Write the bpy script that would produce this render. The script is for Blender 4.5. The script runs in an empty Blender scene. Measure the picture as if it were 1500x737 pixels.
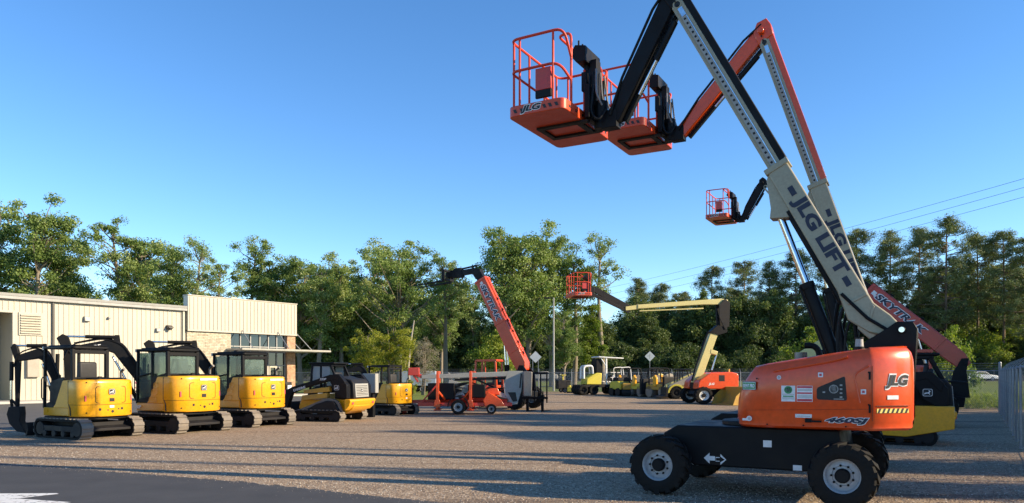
import bpy, bmesh, math, random
import numpy as np
from mathutils import Vector, Matrix, Euler
R = math.radians
PI = math.pi
scene = bpy.context.scene
C = scene.collection

# ------------------------------------------------------------------ materials
MATS = {}
def nodes_of(m):
    nt = m.node_tree
    return nt, nt.nodes, nt.links
def new_mat(name):
    m = bpy.data.materials.new(name); m.use_nodes = True
    nt, N, L = nodes_of(m)
    N.clear()
    out = N.new('ShaderNodeOutputMaterial'); p = N.new('ShaderNodeBsdfPrincipled')
    L.new(p.outputs[0], out.inputs[0])
    return m, N, L, p, out
def noise(N, L, scale, detail=4, vec=None, rough=.55, dist=0):
    n = N.new('ShaderNodeTexNoise'); n.inputs['Scale'].default_value = scale; n.inputs['Detail'].default_value = detail
    n.inputs['Roughness'].default_value = rough; n.inputs['Distortion'].default_value = dist
    if vec is not None: L.new(vec, n.inputs['Vector'])
    return n
def ramp(N, L, src, stops):
    r = N.new('ShaderNodeValToRGB'); e = r.color_ramp.elements
    while len(e) < len(stops): e.new(.5)
    for k, (pos, col) in enumerate(stops):
        e[k].position = pos; e[k].color = (col[0], col[1], col[2], 1) if hasattr(col, '__len__') else (col, col, col, 1)
    L.new(src, r.inputs[0]); return r
def mixc(N, L, fac, a, b):
    m = N.new('ShaderNodeMix'); m.data_type = 'RGBA'
    if hasattr(fac, 'links'): L.new(fac, m.inputs[0])
    else: m.inputs[0].default_value = fac
    for i, x in ((6, a), (7, b)):
        if hasattr(x, 'links'): L.new(x, m.inputs[i])
        else: m.inputs[i].default_value = (x[0], x[1], x[2], 1)
    return m.outputs[2]
def objco(N): return N.new('ShaderNodeTexCoord').outputs['Object']
def paint(name, base, rough=.38, metal=0.0, coat=0.0, dirt=.25, dirtcol=(.22, .17, .12), scale=3.0, bump=0.0, spec=.5):
    m, N, L, p, out = new_mat(name)
    co = objco(N)
    n1 = noise(N, L, scale, 6, co, .65); n2 = noise(N, L, scale * 9, 3, co)
    f = ramp(N, L, n1.outputs[0], [(.42, 0), (.8, dirt)])
    v = ramp(N, L, n2.outputs[0], [(.3, [c * .88 for c in base]), (.7, [min(1, c * 1.08) for c in base])])
    L.new(mixc(N, L, f.outputs[0], v.outputs[0], dirtcol), p.inputs['Base Color'])
    rr = ramp(N, L, n1.outputs[0], [(.3, rough * .8), (.75, min(1, rough * 1.5))])
    L.new(rr.outputs[0], p.inputs['Roughness'])
    p.inputs['Metallic'].default_value = metal; p.inputs['Specular IOR Level'].default_value = spec
    p.inputs['Coat Weight'].default_value = coat; p.inputs['Coat Roughness'].default_value = .12
    if bump:
        b = N.new('ShaderNodeBump'); b.inputs['Strength'].default_value = bump; b.inputs['Distance'].default_value = .01
        L.new(n2.outputs[0], b.inputs['Height']); L.new(b.outputs[0], p.inputs['Normal'])
    MATS[name] = m
    return m
def flat(name, base, rough=.5, metal=0.0):
    m, N, L, p, out = new_mat(name)
    co = objco(N); n = noise(N, L, 14, 3, co)
    v = ramp(N, L, n.outputs[0], [(.3, [c * .85 for c in base]), (.7, [min(1, c * 1.1) for c in base])])
    L.new(v.outputs[0], p.inputs['Base Color']); p.inputs['Roughness'].default_value = rough; p.inputs['Metallic'].default_value = metal
    MATS[name] = m
    return m
def glass(name, tint, refl=.05, alpha=.5):
    m, N, L, p, out = new_mat(name)
    p.inputs['Base Color'].default_value = (*tint, 1); p.inputs['Roughness'].default_value = refl
    p.inputs['Specular IOR Level'].default_value = .8
    t = N.new('ShaderNodeBsdfTransparent'); t.inputs[0].default_value = (.75, .85, .82, 1)
    mx = N.new('ShaderNodeMixShader'); mx.inputs[0].default_value = alpha
    L.new(t.outputs[0], mx.inputs[1]); L.new(p.outputs[0], mx.inputs[2]); L.new(mx.outputs[0], out.inputs[0])
    MATS[name] = m
    return m

ORANGE = paint('orange_paint', (.72, .072, .006), .3, coat=.4, dirt=.07, dirtcol=(.42, .20, .12), scale=1.6)
PINKF = flat('blossom_pink', (.55, .12, .20), .6)
ORANGE2 = paint('orange_rail_paint', (.62, .042, .012), .6, dirt=.1)
ORANGE3 = paint('basket_orange', (.60, .052, .005), .4, coat=.2, dirt=.1)
RED = paint('red_paint', (.52, .032, .02), .4, coat=.3, dirt=.2)
YELLOW = paint('yellow_paint', (.76, .36, .006), .34, coat=.3, dirt=.18, dirtcol=(.30, .20, .10), scale=2.2)
YELLOW2 = paint('pale_yellow_paint', (.62, .52, .05), .45, dirt=.3)
BUCKETY = paint('worn_yellow_paint', (.50, .28, .03), .6, dirt=.6)
CREAM = paint('cream_paint', (.34, .305, .205), .42, coat=.2, dirt=.2)
CREAMY = paint('warm_cream_paint', (.62, .54, .21), .45, coat=.2, dirt=.2)
BLACKP = paint('black_paint', (.004, .0045, .006), .5, spec=.22, dirt=.05, dirtcol=(.06, .05, .045))
DARKG = paint('dark_grey_paint', (.012, .012, .014), .55, spec=.25, dirt=.22, dirtcol=(.08, .065, .05))
LGREY = paint('light_grey_paint', (.33, .335, .30), .45, dirt=.25)
GREYP = paint('grey_paint', (.33, .33, .31), .5, dirt=.3)
GALV = paint('galvanised_steel', (.30, .32, .34), .5, metal=.6, dirt=.3)
CHROME = flat('chrome_rod', (.75, .76, .78), .15, 1.0)
STEELW = paint('worn_steel', (.20, .19, .18), .45, metal=.6, dirt=.5)
RUBBER = paint('rubber', (.008, .008, .008), .8, spec=.2, dirt=.3, dirtcol=(.06, .05, .04), scale=6, bump=.3)
DUSTR = paint('dusty_rubber_tread', (.16, .14, .12), .85, dirt=.8, dirtcol=(.28, .23, .17), scale=5, bump=.4)
RIM = paint('rim_grey', (.42, .44, .46), .45, metal=.2, dirt=.3)
WHITE = paint('white_paint', (.78, .78, .75), .4, dirt=.15)
STICK = flat('white_decal', (.75, .76, .76), .5)
NAVY = flat('navy_letter', (.012, .017, .045), .5)
PINKD = flat('red_decal', (.55, .06, .08), .5)
GREEND = flat('green_decal', (.05, .28, .10), .5)
YDEC = flat('yellow_decal', (.78, .62, .16), .5)
BLK = flat('black_decal', (.008, .008, .009), .5)
SEAT = flat('seat_vinyl', (.016, .016, .018), .6)
CABGL = glass('cab_glass', (.16, .22, .21), .03, .34)
WINGL = glass('dark_window_glass', (.012, .018, .022), .02, .97)
LAMPW = flat('clear_lens', (.5, .5, .48), .2)
LAMP = flat('lamp_lens', (.8, .45, .1), .2)
BARK = paint('bark', (.21, .17, .125), .9, dirt=.5, dirtcol=(.22, .20, .17), scale=2, bump=.8)
PINEB = paint('pine_bark', (.16, .105, .07), .9, dirt=.5, dirtcol=(.24, .19, .15), scale=2, bump=.8)
WOODP = paint('weathered_pole', (.17, .13, .10), .9, dirt=.4, scale=2)

# ------------------------------------------------------------------ mesh builder
class B:
    def __init__(s): s.v = []; s.f = []; s.mi = []; s.cur = 0
    def add(s, vs, fs):
        o = len(s.v); s.v += [tuple(v) for v in vs]; s.f += [[i + o for i in f] for f in fs]; s.mi += [s.cur] * len(fs); return s
    def m(s, k): s.cur = k; return s
    def hexa(s, p): return s.add(p, [(0, 3, 2, 1), (4, 5, 6, 7), (0, 1, 5, 4), (1, 2, 6, 5), (2, 3, 7, 6), (3, 0, 4, 7)])
    def box(s, x0, x1, y0, y1, z0, z1):
        return s.hexa([(x0, y0, z0), (x1, y0, z0), (x1, y1, z0), (x0, y1, z0), (x0, y0, z1), (x1, y0, z1), (x1, y1, z1), (x0, y1, z1)])
    def bar(s, p0, p1, w, h, up=(0, 0, 1), w1=None, h1=None):
        p0 = Vector(p0); p1 = Vector(p1); d = (p1 - p0).normalized(); up = Vector(up)
        a = d.cross(up)
        if a.length < 1e-4: a = d.cross(Vector((0, 1, 0)))
        a.normalize(); b = a.cross(d)
        w1 = w if w1 is None else w1; h1 = h if h1 is None else h1
        q = []
        for p, ww, hh in ((p0, w, h), (p1, w1, h1)):
            q += [p - a * ww / 2 - b * hh / 2, p + a * ww / 2 - b * hh / 2, p + a * ww / 2 + b * hh / 2, p - a * ww / 2 + b * hh / 2]
        return s.hexa(q)
    def tube(s, pts, r, n=8, closed=False, r1=None):
        P = [Vector(p) for p in pts]; k = len(P); vs = []; fs = []
        t0 = (P[1] - P[0]).normalized()
        a = t0.orthogonal().normalized()
        for i in range(k):
            if closed: t = (P[(i + 1) % k] - P[i - 1])
            else: t = P[min(i + 1, k - 1)] - P[max(i - 1, 0)]
            t.normalize(); a = (a - t * a.dot(t)); a.normalize(); b = t.cross(a)
            rr = r if r1 is None else r + (r1 - r) * i / (k - 1)
            for j in range(n):
                an = 2 * PI * j / n; vs.append(P[i] + (a * math.cos(an) + b * math.sin(an)) * rr)
        for i in range(k if closed else k - 1):
            i2 = (i + 1) % k
            for j in range(n): fs.append((i * n + j, i * n + (j + 1) % n, i2 * n + (j + 1) % n, i2 * n + j))
        if not closed: fs.append(tuple(range(n))[::-1]); fs.append(tuple((k - 1) * n + j for j in range(n)))
        return s.add(vs, fs)
    def cyl(s, p0, p1, r0, r1=None, n=20): return s.tube([p0, p1], r0, n, False, r1)
    def prism(s, o, ax, a, b):
        n = len(o)
        def P(q, t):
            return (q[0], t, q[1]) if ax == 'y' else ((t, q[0], q[1]) if ax == 'x' else (q[0], q[1], t))
        return s.add([P(q, a) for q in o] + [P(q, b) for q in o],
                     [tuple(range(n))[::-1], tuple(range(n, 2 * n))] + [(i, (i + 1) % n, n + (i + 1) % n, n + i) for i in range(n)])
    def lathe(s, prof, c, ax='y', n=28):
        vs = []; fs = []; c = Vector(c)
        for r, h in prof:
            for j in range(n):
                an = 2 * PI * j / n; u, w = r * math.cos(an), r * math.sin(an)
                vs.append(c + (Vector((u, h, w)) if ax == 'y' else (Vector((h, u, w)) if ax == 'x' else Vector((u, w, h)))))
        k = len(prof)
        for i in range(k - 1):
            for j in range(n): fs.append((i * n + j, i * n + (j + 1) % n, (i + 1) * n + (j + 1) % n, (i + 1) * n + j))
        fs.append(tuple(range(n))[::-1]); fs.append(tuple((k - 1) * n + j for j in range(n)))
        return s.add(vs, fs)
    def xform(s, M, start=0):
        for i in range(start, len(s.v)): s.v[i] = tuple(M @ Vector(s.v[i]))
        return s
    def obj(s, name, mats, parent=None, bevel=0.0, seg=2, smooth=38):
        me = bpy.data.meshes.new(name); me.from_pydata(s.v, [], s.f)
        mats = mats if isinstance(mats, (list, tuple)) else [mats]
        for m in mats: me.materials.append(m)
        me.polygons.foreach_set('material_index', s.mi)
        bm = bmesh.new(); bm.from_mesh(me); bmesh.ops.recalc_face_normals(bm, faces=bm.faces); bm.to_mesh(me); bm.free()
        if smooth:
            me.polygons.foreach_set('use_smooth', [True] * len(me.polygons)); me.set_sharp_from_angle(angle=R(smooth))
        me.update()
        o = bpy.data.objects.new(name, me); C.objects.link(o)
        if parent: o.parent = parent
        if bevel:
            b = o.modifiers.new('bevel', 'BEVEL'); b.width = bevel; b.segments = seg; b.limit_method = 'ANGLE'; b.angle_limit = R(40); b.harden_normals = False
        return o
def fillet(pts, r, k=4, closed=False):
    P = [Vector(p) for p in pts]; out = []; n = len(P)
    for i in range(n):
        if not closed and i in (0, n - 1): out.append(P[i]); continue
        a, p, b = P[i - 1], P[i], P[(i + 1) % n]
        ra = min(r, (a - p).length * .48); rb = min(r, (b - p).length * .48)
        s0 = p + (a - p).normalized() * ra; s1 = p + (b - p).normalized() * rb
        for j in range(k + 1):
            t = j / k; out.append(s0 * (1 - t) ** 2 + p * 2 * t * (1 - t) + s1 * t * t)
    return out
def fil2(o, r, k=4):
    return [(v.x, v.y) for v in fillet([(a, b, 0) for a, b in o], r, k, True)]

def props(o, label, cat, group=None, kind=None):
    if label: o['label'] = label
    if cat: o['category'] = cat
    if group: o['group'] = group
    if kind: o['kind'] = kind
    return o
def thing(name, label, cat, loc=(0, 0, 0), deg=0, group=None, sc=1.0):
    o = bpy.data.objects.new(name, None); C.objects.link(o); o.empty_display_size = .3
    o.location = loc; o.rotation_euler = (0, 0, R(deg)); o.scale = (sc, sc, sc)
    return props(o, label, cat, group)
KIDS = {}
def copy_tree(o, parent=None):
    c = o.copy(); C.objects.link(c)
    if parent: c.parent = parent
    for ch in list(o.children): copy_tree(ch, c)
    return c

_tc = {}
def text_geo(s, shear=0, bold=.02):
    key = (s, shear, bold)
    if key in _tc: return _tc[key]
    cu = bpy.data.curves.new('t', 'FONT'); cu.body = s; cu.size = 1; cu.shear = shear; cu.offset = bold; cu.extrude = .02; cu.resolution_u = 3
    ob = bpy.data.objects.new('t', cu); C.objects.link(ob)
    dg = bpy.context.evaluated_depsgraph_get()
    me = bpy.data.meshes.new_from_object(ob.evaluated_get(dg))
    vs = [v.co.copy() for v in me.vertices]; fs = [tuple(p.vertices) for p in me.polygons]
    bpy.data.objects.remove(ob); bpy.data.meshes.remove(me); bpy.data.curves.remove(cu)
    x0 = min(v.x for v in vs); x1 = max(v.x for v in vs); y0 = min(v.y for v in vs); y1 = max(v.y for v in vs)
    vs = [((v.x - x0) / (x1 - x0) - .5, (v.y - y0) / (y1 - y0) - .5, v.z / .02) for v in vs]
    _tc[key] = (vs, fs); return _tc[key]
def text_into(b, s, w, h, c, xd, yd, shear=0, bold=.02, t=.002, lift=0):
    vs, fs = text_geo(s, shear, bold); c = Vector(c); xd = Vector(xd).normalized(); yd = Vector(yd).normalized(); nd = xd.cross(yd)
    b.add([c + xd * v[0] * w + yd * v[1] * h + nd * (v[2] * t + lift) for v in vs], fs)
def lettering(parent, s, w, h, c, xd, yd, mat, shear=0, bold=.02, outline=None, name='lettering'):
    """raised letters; with outline: a bolder copy lies 2 mm beneath in the outline material"""
    b = B(); mats = [mat]
    if outline:
        mats = [outline, mat]
        text_into(b, s, w * 1.05, h * 1.22, c, xd, yd, shear, bold + .05, .002, .001); b.m(1)
        text_into(b, s, w, h, c, xd, yd, shear, bold, .002, .005)
    else: text_into(b, s, w, h, c, xd, yd, shear, bold, .002, .002)
    return b.obj(name, mats, parent, smooth=0)
def quadplate(b, c, xd, yd, w, h, t=.004):
    c = Vector(c); xd = Vector(xd).normalized(); yd = Vector(yd).normalized(); n = xd.cross(yd)
    q = [c + xd * sx * w / 2 + yd * sy * h / 2 for sx, sy in ((-1, -1), (1, -1), (1, 1), (-1, 1))]
    return b.hexa(q + [p + n * t for p in q])

# ------------------------------------------------------------------ wheels and tracks
def wheel(parent, c, r, w, rr, side=1, tyre=RUBBER, rim=RIM, lugs=18, lug=.03, name='wheel'):
    """tyre with lugs; its rim a sub-part. side +1: the outer face looks to +y"""
    c = Vector(c); b = B(); n = 36
    rb = r - lug
    b.lathe([(rr, -w * .46), (rr + .02, -w * .5), (rb * .8, -w * .52), (rb * .95, -w * .48), (rb, -w * .40), (rb, w * .40), (rb * .95, w * .48), (rb * .8, w * .52), (rr + .02, w * .5), (rr, w * .46)], c, 'y', n)
    b.f.pop(); b.mi.pop(); b.f.pop(); b.mi.pop()
    if lugs:
        for k in range(lugs):
            for s in (-1, 1):
                a0 = 2 * PI * (k + (.25 if s > 0 else -.25)) / lugs; a1 = a0 + s * 0 + 2 * PI * .55 / lugs
                def at(a, y, rad): return c + Vector((rad * math.cos(a), y, rad * math.sin(a)))
                hw = PI * .42 / lugs
                q = []
                for rad in (rb - .02, r):
                    q += [at(a1 - hw, 0 + s * .01, rad), at(a1 + hw, 0 + s * .01, rad), at(a0 + hw, s * w * .51, rad - (.02 if rad == r else .06)), at(a0 - hw, s * w * .51, rad - (.02 if rad == r else .06))]
                b.hexa(q)
    o = b.obj(name, [tyre], parent, smooth=35)
    d = B(); s = side
    d.lathe([(rr * .99, -w * .42), (rr * 1.02, -w * .44), (rr * .93, -w * .35), (rr * .9, 0), (rr * .9, w * .25), (rr * .95, w * .42), (rr * 1.03, w * .47), (rr * 1.03, w * .44), (rr * .97, w * .40)], c, 'y', 32)
    d.f.pop(); d.mi.pop(); d.f.pop(); d.mi.pop()
    dy = s * w * .16
    d.lathe([(rr * .93, dy - .01), (rr * .93, dy + .01), (rr * .6, dy + s * .02 + .01), (rr * .55, dy + s * .02)], c, 'y', 32)
    d.m(1)
    d.lathe([(rr * .42, dy), (rr * .42, dy + s * w * .2), (rr * .34, dy + s * w * .27), (.01, dy + s * w * .27)], c, 'y', 24)
    for k in range(9):
        a = 2 * PI * k / 9; p = c + Vector((rr * .6 * math.cos(a), dy + s * .015, rr * .6 * math.sin(a)))
        d.cyl(p, p + Vector((0, s * .03, 0)), .016, None, 6)
    d.obj('rim', [rim, BLACKP], o, smooth=40)
    return o
def track(parent, y, x0, x1, r, w, tread=DUSTR, r1=None, zc=None):
    """rubber crawler track: belt with tread bars; sub-parts: frame with rollers, sprocket"""
    r1 = r1 or r
    pts = []
    n = 14
    for k in range(n + 1):
        a = -PI / 2 + PI * k / n; pts.append((x1 + r1 * math.cos(a), r1 + r1 * math.sin(a)))
    for k in range(n + 1):
        a = PI / 2 + PI * k / n; pts.append((x0 + r * math.cos(a), r + r * math.sin(a)))
    inn = []
    cx, cz = (x0 + x1) / 2, (r + r1) / 2
    for (px, pz) in pts:
        bx, rr = (x0, r) if px < x0 else ((x1, r1) if px > x1 else (px, r))
        dx, dz = px - bx, pz - rr
        l = math.hypot(dx, dz); inn.append((bx + dx * (1 - .06 / l), rr + dz * (1 - .06 / l)))
    b = B(); N = len(pts)
    vs = [(p[0], y - w / 2, p[1]) for p in pts] + [(p[0], y + w / 2, p[1]) for p in pts] + [(p[0], y + w / 2, p[1]) for p in inn] + [(p[0], y - w / 2, p[1]) for p in inn]
    fs = []
    for i in range(N):
        j = (i + 1) % N
        for k in range(4): fs.append((k * N + i, k * N + j, ((k + 1) % 4) * N + j, ((k + 1) % 4) * N + i))
    b.add(vs, fs)
    b.mi = [0 if k % 4 == 0 else 1 for k in range(len(b.mi))]
    # tread bars
    per = [0]; P2 = pts + [pts[0]]
    for i in range(N): per.append(per[-1] + math.dist(P2[i], P2[i + 1]))
    m = max(8, int(per[-1] / .16)); 
    for k in range(m):
        s = per[-1] * k / m
        i = max(q for q in range(N) if per[q] <= s); t = (s - per[i]) / max(1e-6, per[i + 1] - per[i])
        a, c2 = Vector(P2[i]), Vector(P2[i + 1]); p = a.lerp(c2, t); d = (c2 - a).normalized(); nn = Vector((d.y, -d.x))
        q0 = p - d * .045; q1 = p + d * .045
        hi = .025
        q = []
        for o_ in (-.01, hi):
            for (pp, yy) in ((q0, y - w * .49), (q1, y - w * .49), (q1, y + w * .49), (q0, y + w * .49)): q.append((pp.x + nn.x * o_, yy, pp.y + nn.y * o_))
        b.hexa(q)
    o = b.obj('track', [tread, RUBBER], parent, smooth=35)
    f = B()
    f.prism([(x0 + .1, r * .75), (x1 - .1, r1 * .75), (x1, r1 * 1.3), (x0, r * 1.3)], 'y', y - w * .36, y + w * .40)
    for k in range(4):
        xx = x0 + (x1 - x0) * (k + .5) / 4
        f.cyl((xx, y - w * .42, .13), (xx, y + w * .44, .13), .09, None, 14)
    f.cyl((x0, y - w * .42, r), (x0, y + w * .46, r), r * .72, None, 22)
    f.cyl((x1, y - w * .42, r1), (x1, y + w * .44, r1), r1 * .7, None, 22)
    f.obj('track_frame', DARKG, o, bevel=.01)
    return o
# ------------------------------------------------------------------ marks
DEER = [(-.95, -.18), (-.70, .02), (-.35, .10), (.10, .12), (.35, .30), (.30, .62), (.10, .80), (.36, .70), (.42, .90), (.50, .62), (.78, .48), (.80, .36), (.58, .34),
        (.50, .05), (.40, -.12), (.62, -.32), (.50, -.62), (.40, -.36), (.18, -.20), (-.20, -.16), (-.42, -.30), (-.72, -.34), (-.98, -.60), (-.80, -.26)]
def deer_badge(parent, c, xd, yd, s):
    c = Vector(c); xd = Vector(xd).normalized(); yd = Vector(yd).normalized(); n = xd.cross(yd)
    b = B()
    def P(o, z): return [c + xd * p[0] * s + yd * p[1] * s + n * z for p in o]
    def pr(o, z0, z1):
        k = len(o); b.add(P(o, z0) + P(o, z1), [tuple(range(k))[::-1], tuple(range(k, 2 * k))] + [(i, (i + 1) % k, k + (i + 1) % k, k + i) for i in range(k)])
    pr(fil2([(-.62, -.54), (.62, -.54), (.62, .54), (-.62, .54)], .25), .001, .004)
    b.m(1); o1 = fil2([(-.56, -.48), (.56, -.48), (.56, .48), (-.56, .48)], .22); o2 = fil2([(-.51, -.43), (.51, -.43), (.51, .43), (-.51, .43)], .2)
    k = len(o1); b.add(P(o1, .006) + P(o2, .006), [(i, (i + 1) % k, k + (i + 1) % k, k + i) for i in range(k)])
    pr([(p[0] * .45, p[1] * .45 - .04) for p in DEER], .005, .007)
    b.obj('emblem', [BLK, STICK], parent, smooth=0)
def hazard(parent, c, xd, yd, w, h, n):
    c = Vector(c); xd = Vector(xd).normalized(); yd = Vector(yd).normalized(); nn = xd.cross(yd)
    b = B(); quadplate(b, c, xd, yd, w, h, .003); b.m(1)
    for k in range(n):
        a = -w / 2 + w * (k + .1) / n; q = []
        for z in (.004, .005): q += [c + xd * x + yd * y + nn * z for x, y in ((a, -h / 2), (a + w * .45 / n, -h / 2), (min(w / 2, a + w * .85 / n), h / 2), (a + w * .4 / n, h / 2))]
        b.hexa(q)
    b.obj('warning_stripe', [YDEC, BLK], parent, smooth=0)

# ------------------------------------------------------------------ telescopic boom lift
def basket(root, x0, z0, front=1, big=True):
    """work platform: long axis along local y, entered from the boom side (low x)"""
    d, w = .98, 1.84; x1 = x0 + d; y0, y1 = -w / 2, w / 2
    b = B()
    pl = fil2([(x0, y0), (x1, y0), (x1, y1), (x0, y1)], .12, 5)
    n = len(pl); t = .17
    o = [(p[0], p[1], z0) for p in pl] + [(p[0], p[1], z0 + t) for p in pl]
    cxm = (x0 + x1) / 2
    inn = [((p[0] - cxm) * .94 + cxm, p[1] * .97) for p in pl]
    o += [(p[0], p[1], z0 + t) for p in inn] + [(p[0], p[1], z0 + .05) for p in inn]
    fs = [tuple(range(n))[::-1], tuple(range(3 * n, 4 * n))]
    for k in range(3): fs += [(k * n + i, k * n + (i + 1) % n, (k + 1) * n + (i + 1) % n, (k + 1) * n + i) for i in range(n)]
    b.add(o, fs)
    fl = b.obj('platform_floor', ORANGE3, root, bevel=.012)
    u = B()
    u.box(x0 - .1, x1 - .18, -.36, -.26, z0 - .035, z0 - .002); u.box(x0 - .1, x1 - .18, .18, .28, z0 - .035, z0 - .002); u.box(x1 - .26, x1 - .18, -.26, .18, z0 - .034, z0 - .002)
    u.box(x0 + .02, x0 + .12, -.26, .18, z0 - .034, z0 - .002)
    u.obj('under_frame', DARKG, fl)
    h = B()
    for k in range(7):
        yy = y0 + .2 + k * (w - .4) / 6
        h.box(x0 - .003, x0 + .001, yy - .03, yy + .03, z0 + .06, z0 + .10)
    for sx in (.09, .2, .3, .7, .82):
        q = [(x0 + d * sx, y1 + .003, z0 + .05), (x0 + d * sx + .05, y1 + .003, z0 + .05), (x0 + d * sx + .08, y1 + .003, z0 + .11), (x0 + d * sx + .03, y1 + .003, z0 + .11)]
        h.hexa([(p[0], y1 - .001, p[2]) for p in q] + q)
    h.obj('vent_slot', BLK, fl)
    lettering(fl, 'JLG', .36, .12, (x0 + d * .58, y1 + .001, z0 + .085), (-1, 0, 0), (0, 0, 1), BLK, .25, .04, STICK)
    zt = z0 + t + 1.05; zm = z0 + t + .55; r = .021
    g = B()
    for z in (zt, zm):
        a0 = x0 + (.02 if z == zt else .1)
        g.tube(fillet([(x0 + .02, y1 - .30, z - .35 if z == zt else z - .2), (a0, y1 - .03, z), (x1 - .03, y1 - .03, z), (x1 - .03, y0 + .03, z), (a0, y0 + .03, z), (x0 + .02, y0 + .30, z - .35 if z == zt else z - .2)], .16, 5), r, 8)
    for px, py in ((x1 - .03, y1 - .15), (x1 - .03, .25), (x1 - .03, -.3), (x1 - .03, y0 + .15), (x0 + .2, y1 - .03), (x1 - .2, y1 - .03), (x0 + .2, y0 + .03), (x1 - .2, y0 + .03)):
        g.tube([(px, py, z0 + t - .02), (px, py, zt)], r * .9, 8)
    for py in (y1 - .30, y0 + .30, .12, -.45):
        g.tube([(x0 + .02, py, z0 + t - .02), (x0 + .02, py, zm + .13)], r, 8)
    g.tube(fillet([(x0 + .02, .62, zm + .1), (x0 + .02, .62, zt + .04), (x0 + .3, .5, zt + .08), (x0 + .3, -.45, zt + .08), (x0 + .02, -.6, zt - .06), (x0 + .02, -.6, zm)], .12, 4), r, 8)
    g.obj('guard_rail', ORANGE2, root)
    k = B()
    k.prism([(x0 - .06, zm + .22), (x0 + .10, zm + .22), (x0 + .22, zt - .14), (x0 + .12, zt + .0), (x0 - .06, zt - .04)], 'y', -.34, .26)
    k.box(x0 - .03, x0 + .04, -.12, .10, z0 + .1, zm + .23); k.box(x0 - .05, x0 + .0, -.3, -.18, zm - .1, zm + .15); k.box(x0 - .06, x0 + .02, .14, .24, zm - .25, zm + .05)
    for yy in (-.3, -.1, .1, .25): k.cyl((x0 + .06, yy, zt - .05), (x0 + .06, yy, zt + .06), .016, None, 8)
    k.obj('control_console', BLACKP, root, bevel=.015)
    m = B(); m.box(x0 + .25, x0 + .52, y1 - .1, y1 - .055, zm - .36, zm - .02); m.m(1); m.box(x0 + .25, x0 + .52, y1 - .101, y1 - .052, zm - .48, zm - .36)
    m.obj('manual_box', [RED, BLACKP], root, bevel=.008)
    return fl

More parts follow.
